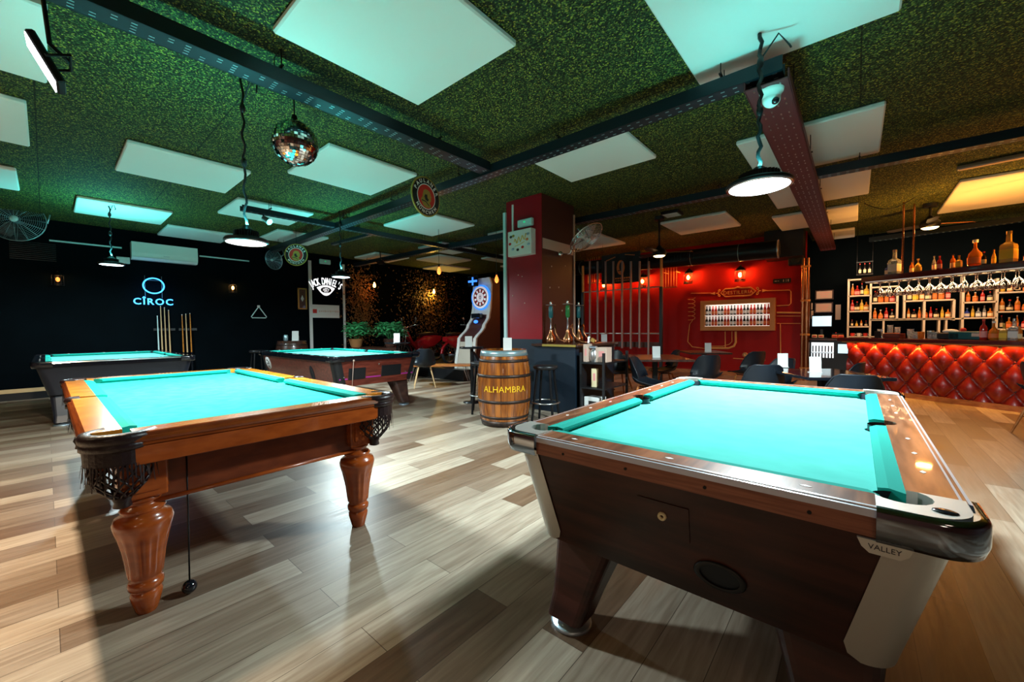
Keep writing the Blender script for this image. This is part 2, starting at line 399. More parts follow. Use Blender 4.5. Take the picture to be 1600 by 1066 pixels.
# screw caps on the pillar sides
b = MB()
for (y, z) in ((5.25, 1.86), (5.5, 1.88), (5.25, 1.55), (5.6, 1.5), (5.3, 2.2), (5.7, 2.25)):
    b.cyl((PX1, y, z), (PX1+.008, y, z), .012, n=8)
for (x, z) in ((-4.18, 2.08), (-4.1, 2.05), (-4.05, 1.62), (-4.3, 1.75)):
    b.cyl((x, PY0-.012, z), (x, PY0-.02, z), .009, n=8)
b.build('screw_caps', 'paper_warm', pil)

# ================================================================ CEILING PANELS
def panel(x0, x1, y0, y1, label, z=CE):
    b = MB().box(((x0+x1)/2, (y0+y1)/2, z-.03), (x1-x0, y1-y0, .05), bev=.012)
    tag(b.build('acoustic_panel', 'white_panel'), label, 'ceiling panel', 'white acoustic panels under the ceiling')
panel(-3.05, -1.88, 1.07, 2.27, 'large white square acoustic panel at top centre, nearest the camera')
panel(-1.03, .19, 2.45, 3.66, 'big white acoustic panel above the nearest hanging lamp and dome camera')
panel(-5.05, -3.88, -1.1, .07, 'white acoustic panel beside the square floodlight, cut by the corner')
panel(-6.90, -5.64, -1.2, -.05, 'white acoustic panel below the floodlight at the left edge')
panel(-9.15, -8.06, -1.3, -.18, 'small white acoustic panel above the large wall fan')
panel(-7.12, -5.98, .63, 1.80, 'long white acoustic panel left of the disco ball')
panel(-10.12, -9.0, .37, 1.50, 'white acoustic panel above the far left hanging lamp')
panel(-11.25, -10.15, 1.60, 2.72, 'white acoustic panel above the white air conditioner')
panel(-8.42, -7.30, 2.0, 3.15, 'white acoustic panel behind the spotlight and its short black bar')
panel(-5.62, -4.45, 2.10, 3.28, 'white acoustic panel right behind the mirrored disco ball')
panel(-3.05, -1.85, 3.92, 4.85, 'white acoustic panel crossed by the cable tray near the centre')
panel(-1.05, .18, 5.10, 6.45, 'white acoustic panel behind the nearest lamp, crossed by the wide brown beam')
panel(-1.07, .12, 7.0, 8.35, 'grey white acoustic panel beyond the second tray on the right')
panel(-1.24, 0, 9.0, 10.35, 'small pinkish lit acoustic panel over the tables near the bar')
panel(-.72, -.05, 11.2, 12.2, 'furthest pinkish acoustic panel over the till corner')
panel(1.10, 2.9, 8.60, 10.75, 'broad acoustic panel above the bar, glowing orange')
panel(-2.98, -1.80, 8.0, 9.25, 'wide acoustic panel in front of the black air duct')
panel(-7.10, -5.75, 4.4, 5.6, 'white acoustic panel behind the large round beer sign')
panel(-10.1, -9.0, 3.15, 4.2, 'white acoustic panel above the small round beer sign')
panel(-8.45, -7.5, 6.2, 7.35, 'dim acoustic panel with the flat black floodlight below')
panel(-9.9, -8.8, 7.2, 8.4, 'dim brownish acoustic panel left of the orange teardrop bulb')
panel(-11.2, -10.1, 8.4, 9.6, 'dim warm lit acoustic panel against the far left wall')
panel(-8.4, -7.3, 8.4, 9.6, 'dim acoustic panel partly behind the red pillar')
panel(-6.15, -5.05, 6.35, 7.5, 'acoustic panel touching the left side of the red pillar')
panel(-5.5, -4.3, 8.0, 9.3, 'dark grey acoustic panel right of the pillar over the chrome fan')
panel(-10.9, -9.8, 5.8, 6.9, 'dim acoustic panel over the far potted plant')
panel(-9.0, -7.9, 9.9, 10.9, 'furthest dim acoustic panel over the dart machine')

# ================================================================ CABLE TRAYS / BEAMS
def tray(p0, p1, wid, h, z, label, m='tray', perf=True, name='cable_tray', bm='spec_metal'):
    p0 = Vector((*p0, z)); p1 = Vector((*p1, z)); d = p1-p0; L = d.length; a = math.atan2(d.y, d.x)
    t = thing(name, label, 'cable tray' if name == 'cable_tray' else 'beam', p0, a, 'black cable trays under the ceiling' if name == 'cable_tray' else None)
    b = MB()
    b.box((L/2, 0, .004), (L, wid, .008)); b.box((L/2, wid/2, h/2), (L, .008, h)); b.box((L/2, -wid/2, h/2), (L, .008, h))
    if perf:
        n = int(L/.085)
        for i in range(n):
            x = .05+i*.085
            for yy in (-.25*wid, .25*wid) if wid < .14 else (-.3*wid, -.1*wid, .1*wid, .3*wid):
                if wid > .14 and (i*7+int(yy*99)) % 3 == 0: continue
                b.box((x, yy, -.001), (.028, .010, .003), mi=1)
    b.build('channel', [m, bm], t)
    b = MB()
    x = .4
    while x < L:
        for yy in (-wid/2+.01, wid/2-.01): b.cyl((x, yy, h*.5), (x, yy, (3.24 if name == 'metal_beam' else CE)-z), .004, n=5)
        b.box((x, 0, h+.03), (.02, wid+.02, .01)); x += 1.5
    b.build('hanger_rod', 'black_metal', t)
    return t
TZ = 3.05
tray((-3.33, -2.2), (-3.33, 3.42), .16, .10, TZ, 'long black cable tray running diagonally from the top left corner')
tray((-.42, 3.50), (-10.3, 3.50), .13, .10, TZ-.02, 'black cable tray crossing the room from the dome camera towards the left wall')
tray((-7.15, 2.0), (-7.15, 8.2), .10, .08, TZ, 'thin black tray ending over the centre lamp beside a spotlight')
tray((1.9, 6.40), (-11.2, 6.0), .13, .10, TZ+.01, 'black tray crossing the far half of the ceiling past the pillar')
tray((-8.76, 4.17), (-7.3, 4.25), .07, .05, TZ+.02, 'short black bar over the far right lamp cord')
tray((4.5, 11.0), (.2, 11.9), .12, .09, TZ, 'dark tray along the ceiling behind the bar shelf')
tray((-.52, 3.44), (-.52, 11.9), .27, .065, TZ-.088, 'wide brown perforated metal beam leading from the dome camera to the bar', m='tray_red', name='metal_beam', bm='steel')

# ================================================================ POOL TABLES (coin-operated type)
def arcpts(cx, cy, r, a0, a1, n): return [(cx+r*math.cos(a0+(a1-a0)*i/n), cy+r*math.sin(a0+(a1-a0)*i/n)) for i in range(n+1)]
def coin_table(label, loc, rotz, L=2.24, W=1.31, H=.80, body='walnut', rail='rail_walnut', strip='strip_walnut', cap='satin', capm='chrome', trim='satin', cloth='cloth', detail=True, edge='chrome', leg='walnut'):
    t = thing('pool_table', label, 'pool table', loc, rotz)
    hx, hy = W/2, L/2
    # bed with notches at the pockets
    ix, iy = hx-.115, hy-.115; rc = .072; rs = .060
    bed = []
    for (sx, sy, a) in ((1, 1, 0), (-1, 1, PI/2), (-1, -1, PI), (1, -1, 1.5*PI)):
        cx, cy = sx*(ix-.012), sy*(iy-.012)
        # notch runs clockwise inward
        st = {0: 1.5*PI, 1: 2*PI, 2: .5*PI+2*PI, 3: PI+2*PI}[[(1, 1), (-1, 1), (-1, -1), (1, -1)].index((sx, sy))]
        bed += arcpts(cx, cy, rc, st, st-PI/2, 6)
        if (sx, sy) == (-1, 1): bed += arcpts(-ix-.002, 0, rs, PI/2, -PI/2, 8)
        if (sx, sy) == (1, -1): bed += arcpts(ix+.002, 0, rs, 1.5*PI, .5*PI, 8)
    MB().prism(bed, H-.075, H-.040).build('bed', cloth, t)
    # cushions
    def cush(p0, p1, inn, c0, c1):
        p0 = Vector((*p0, 0)); p1 = Vector((*p1, 0)); d = (p1-p0).normalized(); n = Vector((*inn, 0)); w_ = .052
        def prof(p, off):
            return [p+Vector((0, 0, H-.042)), p+Vector((0, 0, H-.002)), p+n*(w_*.6)+d*off*.6+Vector((0, 0, H-.002)), p+n*w_+d*off+Vector((0, 0, H-.010)), p+n*w_+d*off+Vector((0, 0, H-.020)), p+n*w_*.62+d*off*.6+Vector((0, 0, H-.042))]
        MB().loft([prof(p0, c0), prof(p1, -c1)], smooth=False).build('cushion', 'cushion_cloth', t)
    RW = .105; k = .155; g = .062
    for sx in (-1, 1):
        cush((sx*(hx-RW), -hy+k), (sx*(hx-RW), -g), (-sx, 0), .038, .02)
        cush((sx*(hx-RW), g), (sx*(hx-RW), hy-k), (-sx, 0), .02, .038)
    for sy in (-1, 1): cush((-hx+k, sy*(hy-RW)), (hx-k, sy*(hy-RW)), (0, -sy), .038, .038)
    # rail tops
    CK = .165
    for sx in (-1, 1):
        q = []
        q = [(sx*hx, -hy+CK), (sx*hx, hy-CK), (sx*(hx-RW), hy-CK), (sx*(hx-RW), .052)]
        q += [(sx*(hx-.088-.052*math.sin(a)*0-.0+.04*math.cos(a)-.02), .052*math.sin(a)) for a in [PI/2-PI*i/8 for i in range(1, 8)]]
        q += [(sx*(hx-RW), -.052), (sx*(hx-RW), -hy+CK)]
        r = MB().prism(q, H-.042, H).build('rail', rail, t)
        b = MB()
        for f in (.25, .5, .75):
            for s2 in (-1, 1):
                y = s2*(g+(hy-CK-g)*f); b.prism([(sx*(hx-.055)+.007, y), (sx*(hx-.055), y+.014), (sx*(hx-.055)-.007, y), (sx*(hx-.055), y-.014)], H, H+.001)
        b.build('sight_inlay', 'label_white', r)
    for sy in (-1, 1):
        r = MB().box((0, sy*(hy-RW/2), H-.021), (W-2*CK, RW, .042)).build('rail', rail, t)
        b = MB()
        for f in (-.27, 0, .27):
            x = f*W; y = sy*(hy-.055); b.prism([(x+.014, y), (x, y+.007), (x-.014, y), (x, y-.007)], H, H+.001)
        b.build('sight_inlay', 'label_white', r)
    # metal edge strips
    for sx in (-1, 1):
        MB().loft([[(sx*(hx-.012), y, H+.001), (sx*(hx+.008), y, H-.003), (sx*(hx+.012), y, H-.020), (sx*(hx-.012), y, H-.022)] for y in (-hy+CK, hy-CK)], smooth=False).build('edge_strip', edge, t)
    for sy in (-1, 1):
        MB().loft([[(x, sy*(hy-.012), H+.001), (x, sy*(hy+.008), H-.003), (x, sy*(hy+.012), H-.020), (x, sy*(hy-.012), H-.022)] for x in (-hx+CK, hx-CK)], smooth=False).build('edge_strip', edge, t)
    # wood skirt with screws
    b = MB(); s_ = MB()
    for sx in (-1, 1):
        b.box((sx*(hx-.006), 0, H-.045), (.022, L-2*CK, .048))
        for f in (-.38, -.19, 0, .19, .38): s_.cyl((sx*(hx+.004), f*(L-.2), H-.045), (sx*(hx+.007), f*(L-.2), H-.045), .005, n=8)
    for sy in (-1, 1):
        b.box((0, sy*(hy-.006), H-.045), (W-2*CK, .022, .048))
        for f in (-.33, -.11, .11, .33): s_.cyl((f*(W-.2), sy*(hy+.004), H-.045), (f*(W-.2), sy*(hy+.007), H-.045), .005, n=8)
    sk = b.build('rail_skirt', strip, t); s_.build('screw', 'black_metal', sk)
    # corner caps
    for sx in (-1, 1):
        for sy in (-1, 1):
            R = .085
            def cp(off):
                o = [(hx+off, hy-CK), ]
                o += [(hx+off-R+R*math.cos(a), hy+off-R+R*math.sin(a)) for a in [PI/2*i/8 for i in range(9)]]
                o += [(hx-CK, hy+off), (hx-CK, hy-RW)]
                o += arcpts(hx-.118, hy-.118, .058, PI*.80, -PI*.30, 10)
                o += [(hx-RW, hy-CK)]
                return [(sx*p[0], sy*p[1]) for p in o]
            c = MB().prism(cp(-.004), H-.05, H+.005).build('corner_cap', cap, t)
            outer = [(hx+.016, hy-CK)]+[(hx+.016-R+R*math.cos(a), hy+.016-R+R*math.sin(a)) for a in [PI/2*i/10 for i in range(11)]]+[(hx-CK, hy+.016)]
            cc = Vector((hx-CK, hy-CK))
            rings = []
            for (off, z) in ((-.012, H+.007), (0, H+.006), (.004, H-.004), (.004, H-.05), (-.004, H-.075), (-.02, H-.078)):
                rr = []
                for p in outer:
                    v = Vector(p)
                    if p[0] > hx and p[1] <= hy-R: v = Vector((p[0]+off, p[1]))
                    elif p[1] > hy and p[0] <= hx-R: v = Vector((p[0], p[1]+off))
                    else:
                        d = (v-Vector((hx+.016-R, hy+.016-R))).normalized(); v = v+d*off
                    rr.append((sx*v.x, sy*v.y, z))
                rings.append(rr)
            MB().loft(rings, caps=False, closed=False).build('cap_rim', capm, c)
            # pocket cup
            px, py = sx*(ix-.012+.012), sy*(iy-.012+.012)
            MB().lathe([(.060, H-.074), (.068, H-.060), (.070, H-.036), (.062, H-.008)], (px, py, 0), n=18, cap=False).lathe([(.001, H-.074), (.062, H-.074)], (px, py, 0), n=18, cap=False).build('pocket', 'pocket', t)
        MB().lathe([(.05, H-.14), (.055, H-.10), (.057, H-.012)], (sx*(ix+.008), 0, 0), n=18, cap=False).lathe([(.001, H-.13), (.056, H-.13)], (sx*(ix+.008), 0, 0), n=18, cap=False).build('pocket', 'pocket', t)
    # tapered cabinet
    tx, ty, bx, by, zt, zb = hx-.03, hy-.035, hx-.12, hy-.09, H-.07, H-.435
    rings = [ring3(rrect(tx+(bx-tx)*f, ty+(by-ty)*f, .07, 5), zt+(zb-zt)*f) for f in (0, .5, 1)]
    cab = MB().loft(rings, smooth=False).build('cabinet', body, t)
    # corner trims
    for sx in (-1, 1):
        for sy in (-1, 1):
            rr = []
            for f in (0, .5, .88, .96, 1):
                X, Y_ = tx+(bx-tx)*f+.005, ty+(by-ty)*f+.005; r = .07; e = .045 if f < .9 else (.03 if f < .98 else .0)
                z = zt+(zb-zt)*f
                pts = [(X, Y_-r-e)]+[(X-r+r*math.cos(a), Y_-r+r*math.sin(a)) for a in [PI/2*i/8 for i in range(9)]]+[(X-r-e, Y_)]
                rr.append([(sx*p[0], sy*p[1], z) for p in pts])
            MB().loft(rr, caps=False, closed=False).build('corner_trim', trim, cab)
    # legs
    for sx in (-1, 1):
        for sy in (-1, 1):
            cx, cy = sx*(bx-.145), sy*(by-.21); fx, fy = sx*(bx-.105), sy*(by-.06)
            lg = MB().loft([ring3(rrect(.14, .13, .05, 4, cx, cy), zb+.005), ring3(rrect(.088, .085, .035, 4, (cx+fx*2.4)/3.4, (cy+fy*2.4)/3.4), .13), ring3(rrect(.078, .075, .03, 4, fx, fy), .045)], smooth=False).build('leg', leg, t)
            MB().lathe([(.082, 0), (.085, .008), (.078, .016), (.03, .022), (.025, .05)], (fx, fy, 0), n=24).build('foot', 'foot_metal', lg)
    return t, dict(hx=hx, hy=hy, tx=tx, ty=ty, bx=bx, by=by, zt=zt, zb=zb, H=H, cab=cab)
def face_end(P, f, x, off=.002):   # point on the short (-Y) face, f from top to bottom
    return Vector((x, -(P['ty']+(P['by']-P['ty'])*f)-off, P['zt']+(P['zb']-P['zt'])*f))
T3C = (-1.103+.655, 1.237+1.117)
t3, P3 = coin_table('large dark walnut pool table with silver metal corners, nearest on the right', (*T3C, 0), 0, L=2.234, W=1.31, capm='dark_chrome', edge='silver_edge')
# ball window, coin door, lock, maker plate on the near end
tilt = Matrix.Rotation(math.atan2(P3['ty']-P3['by'], P3['zt']-P3['zb']), 4, 'X')
def on_end(P, f, x): return Matrix.Translation(face_end(P, f, x, 0)) @ tilt @ FRONT
b = MB(); T = on_end(P3, .73, .145)
b.lathe([(.062, -.004), (.078, 0), (.082, .006), (.076, .010), (.062, .008)], n=28, T=T @ Matrix.Diagonal((.9, .55, 1, 1)), cap=False)
wn = b.build('ball_window', 'black', t3); MB().lathe([(.0005, .002), (.066, .002)], n=28, T=T @ Matrix.Diagonal((.9, .55, 1, 1)), cap=False).build('window_glass', 'pocket', wn)
T = on_end(P3, .36, -.02)
dr = MB().box((0, 0, .002), (.165, .115, .004), T=T).build('coin_door', 'walnut', t3)
b = MB().lathe([(.006, .004), (.006, .010), (.013, .012), (.014, .004)], n=18, T=T @ Matrix.Translation((0, .01, 0)), cap=False); b.build('lock', 'label_cream', dr)
px_, pz_ = P3['hx']-.150, P3['H']-.088
b = MB().prism([(px_-.048, pz_+.015), (px_+.048, pz_+.015), (px_+.040, pz_-.004), (px_+.026, pz_-.016), (px_-.026, pz_-.016), (px_-.040, pz_-.004)], P3['hy']+.004, P3['hy']+.012, T=FRONT); pl = b.build('maker_plate', 'satin', t3)
b = MB(); lettering(b, 'VALLEY', .017, (px_, -P3['hy']-.0125, pz_), .0004); b.build('lettering', 'ink', pl)
b = MB().sphere((P3['hx']-.05, -P3['hy']+.055, P3['H']+.006), .02, sc=(1.1, .9, .18), n=16, m=8); b.build('cap_badge', 'black_gloss', t3)

t2, P2 = coin_table('red brown pool table with black rails and round white sticker, in the middle distance', (-6.84, 3.25, 0), PI/2, L=2.9, W=1.45, H=.84, body='redwood', rail='black_gloss', strip='black_gloss', cap='black_gloss', capm='black_gloss', trim='black', edge='black_gloss', leg='dark_wood')
# T2 near end is local -Y -> world +X
tilt = Matrix.Rotation(math.atan2(P2['ty']-P2['by'], P2['zt']-P2['zb']), 4, 'X')
for (f, x, wd, hh, nm) in ((.52, -.34, .26, .17, 'coin_slot'), (.50, .22, .34, .17, 'ball_return')):
    MB().box((0, 0, .002), (wd, hh, .012), T=on_end(P2, f, x), bev=.004).build(nm, 'black', t2)
mm('magenta', (.45, .03, .30), .4)
for (x0_, x1_) in ((-.60, -.48), (-.20, .04), (.40, .62)): MB().box(((x0_+x1_)/2, 0, .002), (x1_-x0_, .018, .003), T=on_end(P2, .70, 0)).build('accent_stripe', 'magenta', t2)
for (f, x) in ((.62, -.535), (.2, .0), (.62, .48)): MB().sphere((0, 0, .004), .012, n=8, m=6, T=on_end(P2, f, x)).build('lock', 'chrome', t2)
b = MB(); b.tube([on_end(P2, 0.02, -.42) @ Vector((0, .02, .03)), on_end(P2, 1.1, -.42) @ Vector((0, 0, .03))], .004, n=6); b.sphere((0, .02, .03), .018, n=8, m=6, T=on_end(P2, .02, -.42)); b.build('chain', 'paper_warm', t2)
# long side facing the camera is local -X? (world -Y): sticker and window
def on_side(P, f, y):
    x = P['tx']+(P['bx']-P['tx'])*f
    return Matrix.Translation((-x, y, P['zt']+(P['zb']-P['zt'])*f)) @ Matrix.Rotation(-PI/2, 4, 'Z') @ Matrix.Rotation(math.atan2(P['tx']-P['bx'], P['zt']-P['zb']), 4, 'X') @ FRONT
st = MB().lathe([(.0005, .004), (.115, .004), (.115, 0)], n=28, T=on_side(P2, .38, 1.15), cap=False).build('round_sticker', 'white', t2)
b = MB()
for (dx, dz, w_, h_) in ((-.02, .05, .05, .03), (.03, .01, .03, .05), (-.03, -.01, .04, .02), (.0, -.06, .09, .014), (.02, -.085, .06, .008)): b.box((dx, dz, .005), (w_, h_, .002), T=on_side(P2, .38, 1.15))
b.build('sticker_print', 'ink', st)
MB().lathe([(.0005, .003), (.05, .003), (.062, .008), (.07, 0)], n=24, T=on_side(P2, .58, -.62) @ Matrix.Diagonal((1, 1.8, 1, 1)), cap=False).build('ball_window', 'pocket', t2)

t4, P4 = coin_table('black pool table with black rails, farthest on the left against the dark wall', (-9.05, .68, 0), PI/2, L=2.7, W=1.60, H=.84, body='black_table', rail='black_gloss', strip='black_gloss', cap='black_gloss', capm='black_gloss', trim='black_table', edge='chrome', leg='black_table')
# ================================================================ CLASSIC TABLE WITH LEATHER POCKETS
def classic_table(label, loc, rotz, L=2.88, W=1.42, H=.82):
    t = thing('billiard_table', label, 'billiard table', loc, rotz)
    hx, hy = W/2, L/2; RW = .115; ix, iy = hx-RW, hy-RW
    MB().box((0, 0, H-.055), (2*ix+.02, 2*iy+.02, .03)).build('bed', 'cloth_old', t)
    def cush(p0, p1, inn, c0, c1):
        p0 = Vector((*p0, 0)); p1 = Vector((*p1, 0)); d = (p1-p0).normalized(); n = Vector((*inn, 0)); w_ = .055
        def prof(p, off): return [p+Vector((0, 0, H-.042)), p+Vector((0, 0, H-.002)), p+n*(w_*.55)+d*off*.55+Vector((0, 0, H-.002)), p+n*w_+d*off+Vector((0, 0, H-.010)), p+n*w_+d*off+Vector((0, 0, H-.022)), p+n*w_*.6+d*off*.6+Vector((0, 0, H-.042))]
        MB().loft([prof(p0, c0), prof(p1, -c1)], smooth=False).build('cushion', 'cushion_cloth', t)
    k = .175; g = .05
    def rail(a, c, n):
        # profile swept from a to c; n outward normal. Stepped mouldings on the outer face
        a = Vector((*a, 0)); c = Vector((*c, 0)); n = Vector((*n, 0))
        pr = [(-RW, H-.042), (-RW, H), (-.012, H), (-.006, H-.004), (-.006, H-.014), (.004, H-.018), (.010, H-.028), (.004, H-.038), (-.002, H-.042), (.000, H-.052), (-.008, H-.056), (-.008, H-.128), (-.014, H-.134), (-.05, H-.134), (-.05, H-.07), (-RW, H-.07)]
        rg = [[a+n*o+Vector((0, 0, z)) for (o, z) in pr], [c+n*o+Vector((0, 0, z)) for (o, z) in pr]]
        mbr = MB().loft(rg, smooth=False); nf = len(pr)
        for qi in range(nf):
            if qi not in (0, 1): mbr.m[qi] = 1
        r = mbr.build('rail', ['orange_wood', 'moulding'], t)
        ap = [(-.006, H-.0565), (-.0065, H-.129), (-.03, H-.129), (-.03, H-.0565)]
        MB().loft([[a+n*(o+.004)+Vector((0, 0, z)) for (o, z) in ap], [c+n*(o+.004)+Vector((0, 0, z)) for (o, z) in ap]], smooth=False).build('apron', 'orange_dark', r)
        return r
    q = .135
    for sx in (-1, 1):
        cush((sx*ix, -hy+k), (sx*ix, -g), (-sx, 0), .05, .03); cush((sx*ix, g), (sx*ix, hy-k), (-sx, 0), .03, .05)
        rail((sx*hx, -hy+q), (sx*hx, -.035), (sx, 0)); rail((sx*hx, .035), (sx*hx, hy-q), (sx, 0))
    for sy in (-1, 1):
        cush((-hx+k, sy*iy), (hx-k, sy*iy), (0, -sy), .05, .05)
        rail((-hx+q, sy*hy), (hx-q, sy*hy), (0, sy))
    # frame body under the rails
    fx, fy = hx-.155, hy-.17
    b = MB()
    for sx in (-1, 1): b.box((sx*fx, 0, (H-.10+.48)/2), (.03, 2*fy, H-.10-.48))
    for sy in (-1, 1): b.box((0, sy*fy, (H-.10+.48)/2), (2*fx, .03, H-.10-.48))
    b.box((0, 0, H-.09), (2*fx+.1, 2*fy+.1, .035))
    fr = b.build('frame', 'body_dark', t)
    b = MB()
    for sx in (-1, 1): b.tube([(sx*(fx+.018), -fy, .485), (sx*(fx+.018), fy, .485)], .010, n=8)
    for sy in (-1, 1): b.tube([(-fx, sy*(fy+.018), .485), (fx, sy*(fy+.018), .485)], .010, n=8)
    b.build('bead_moulding', 'orange_dark', fr)
    # turned legs
    prof = [(.034, 0), (.040, .012), (.044, .03), (.052, .06), (.056, .085), (.050, .098), (.046, .104), (.060, .112), (.062, .13), (.058, .142), (.048, .150), (.060, .165), (0.071, 0.26), (0.087, 0.34), (0.099, 0.385), (0.102, 0.405), (0.094, 0.428), (0.069, 0.446), (.074, .452), (.078, .460), (.070, .470), (.058, .478), (.054, .49), (.066, .498), (.068, .508), (.056, .516)]
    def flute(a, z): return 1-.075*max(0, math.cos(14*a))**1 if .165 < z < .345 else 1
    for sx in (-1, 1):
        for sy in (-1, 1):
            cx, cy = sx*(fx-.02), sy*(fy-.02)
            pr2 = []
            for i in range(len(prof)-1):
                (r0, z0), (r1, z1) = prof[i], prof[i+1]; m = 3 if z1-z0 > .03 else 1
                pr2 += [(r0+(r1-r0)*j/m, z0+(z1-z0)*j/m) for j in range(m)]
            pr2.append(prof[-1])
            lg = MB().lathe(pr2, (cx, cy, 0), n=56, mod=flute).build('leg', 'orange_dark', t)
            bb = MB().box((cx, cy, .615), (.15, .15, .20), bev=.006)
            for (dx, dy) in ((1, 0), (-1, 0), (0, 1), (0, -1)): bb.box((cx+dx*.078, cy+dy*.078, .62), (.10 if dx == 0 else .006, .10 if dy == 0 else .006, .15))
            bb.build('leg_block', 'orange_dark', lg)
    # leather pockets
    def pocket(cx, cy, a_mid, half, r, name='leather_pocket'):
        n = 16; ang = [a_mid-half+2*half*i/n for i in range(n+1)]
        b = MB()
        ring = [[(cx+(r+do)*math.cos(a), cy+(r+do)*math.sin(a), z) for (do, z) in ((-.022, H-.03), (-.022, H-.004), (-.008, H+.006), (.012, H+.002), (.018, H-.012), (.016, H-.030), (.010, H-.034), (.014, H-.040), (.014, H-.060), (-.006, H-.066))] for a in ang]
        b.loft(ring)
        p = b.build(name, 'leather', t)
        b = MB()   # skirt and fringe strips
        sk = [[(cx+(r+.004)*math.cos(a), cy+(r+.004)*math.sin(a), z) for z in (H-.06, H-.12)] for a in ang]
        for i in range(n):
            (x0_, y0_, z0_), (_, _, z1_) = sk[i]; x1_, y1_, _ = sk[i+1][0]
            b.add([(x0_, y0_, z0_), (x1_, y1_, z0_), (x1_, y1_, z1_), (x0_, y0_, z1_)], [[0, 1, 2, 3]])
        m = 34
        for i in range(m):
            a = a_mid-half+2*half*(i+.5)/m; l = .075+.02*math.sin(i*2.1); da = half/m*.62
            w0 = [(cx+(r+.006)*math.cos(a+s*da), cy+(r+.006)*math.sin(a+s*da)) for s in (-1, 1)]
            w1 = [(cx+(r+.010+.006*math.sin(i*3.3))*math.cos(a+s*da*.5), cy+(r+.010)*math.sin(a+s*da*.5)) for s in (-1, 1)]
            for off in (0,):
                b.add([(*w0[0], H-.118), (*w0[1], H-.118), (*w1[1], H-.12-l), (*w1[0], H-.12-l)], [[0, 1, 2, 3]])
        b.build('fringe', 'leather', p)
        b = MB()   # woven net basket
        lv = [(r-.01, H-.12), (r-.008, H-.16), (r-.014, H-.19), (r-.030, H-.22), (r*.52, H-.245), (.034, H-.268)]
        ns = 12
        for j in range(len(lv)-1):
            for i in range(ns):
                a = 2*PI*(i+.5*(j % 2))/ns; a2 = 2*PI*(i+.5+.5*(j % 2))/ns; a3 = 2*PI*(i-.5+.5*(j % 2))/ns
                p0 = (cx+lv[j][0]*math.cos(a), cy+lv[j][0]*math.sin(a), lv[j][1])
                for aa in (a2, a3): b.tube([p0, (cx+lv[j+1][0]*math.cos(aa), cy+lv[j+1][0]*math.sin(aa), lv[j+1][1])], .0042, n=5)
        b.lathe([(.020, H-.315), (.030, H-.31), (.026, H-.29), (.034, H-.27), (.030, H-.262)], (cx, cy, 0), n=16)
        b.build('net', 'leather', p)
    for sx in (-1, 1):
        for sy in (-1, 1):
            cx, cy = sx*(hx-.105), sy*(hy-.105); am = math.atan2(sy, sx)
            pocket(cx, cy, am, PI*.62, .105)
            MB().lathe([(.0005, H-.0385), (.075, H-.0385)], (cx, cy, 0), n=20, cap=False).build('pocket_hole', 'pocket', t)
        pocket(sx*(hx-.045), 0, 0 if sx > 0 else PI, PI*.5, .048)
        MB().lathe([(.0005, H-.0385), (.045, H-.0385)], (sx*(hx-.10), 0, 0), n=16, cap=False).build('pocket_hole', 'pocket', t)
    return t
t1 = classic_table('honey coloured wooden billiard table with turned legs and fringed leather pockets, nearest on the left', (-2.150-1.44, 1.412-.667, 0), PI/2, L=2.88, W=1.334)
# keyring ball dangling from the rail
b = MB(); b.tube([(-2.30, .40, .70), (-2.31, .40, .4), (-2.33, .40, .05)], .0035, n=6)
ch = b.build('hanging_ball', 'black_metal'); tag(ch, 'small black ball on a thin chain hanging under the wooden billiard table', 'ball')
MB().sphere((-2.335, .40, .032), .030).build('ball', 'black_gloss', ch)

# ================================================================ PENDANT LAMPS
def high_bay(key, label):
    x, y, z = LAMPS[key]; sc_ = 1.3 if key == 'T3' else 1.0
    t = thing('pendant_lamp', label, 'pendant lamp', (x, y, z), 0, 'round LED lamps over the tables')
    MB().lathe([(.142, -.004), (.155, 0), (.158, .012), (.148, .026), (.09, .036), (.08, .042), (.08, .085), (.05, .10), (.02, .13)], n=36).lathe([(.143, -.004), (.155, -.008), (.160, .002)], n=36, cap=False).build('housing', 'black_metal', t).scale = (sc_, sc_, 1)
    MB().lathe([(.0005, -.010), (.143, -.010)], n=36, cap=False).build('lens', 'em_white', t).scale = (sc_, sc_, 1)
    b = MB()
    for i in range(28):
        a = 2*PI*i/28; b.box((.085*math.cos(a), .085*math.sin(a), .060), (.022, .004, .05), T=None)
    b.build('cooling_fins', 'black_metal', t).scale = (sc_, sc_, 1)
    b = MB(); b.lathe([(.141, -.009), (.148, -.014), (.155, -.009)], n=36, cap=False); b.build('lens_rim', 'chrome', t).scale = (sc_, sc_, 1)
    b = MB(); n = 26; top = CE-z-(.055 if key == 'T3' else 0)
    pts = [(.010*math.sin(i*1.9), .010*math.cos(i*1.4), .13+(top-.13)*i/n) for i in range(n+1)]
    b.tube(pts, .013 if key == 'T3' else .010, n=6)
    for f in (.42, .78): b.sphere((0, 0, .13+(top-.13)*f), .022, n=8, m=6, sc=(1, 1, 1.8))
    b.tube([(0, 0, .13+(top-.13)*.80), (.10, .04, .13+(top-.13)*.97), (.16, .06, top-.12), (.17, .05, .13+(top-.13)*.84)], .006, n=6)
    b.build('cord', 'black', t)
    return t
high_bay('T3', 'bright round lamp hanging over the large walnut table on the right')
high_bay('T1', 'round lamp on a long knotted cord over the honey wood billiard table')
high_bay('T4', 'small bright round lamp over the far left black table')
high_bay('T2', 'far round lamp over the red brown table, overlapping the white whiskey sign')

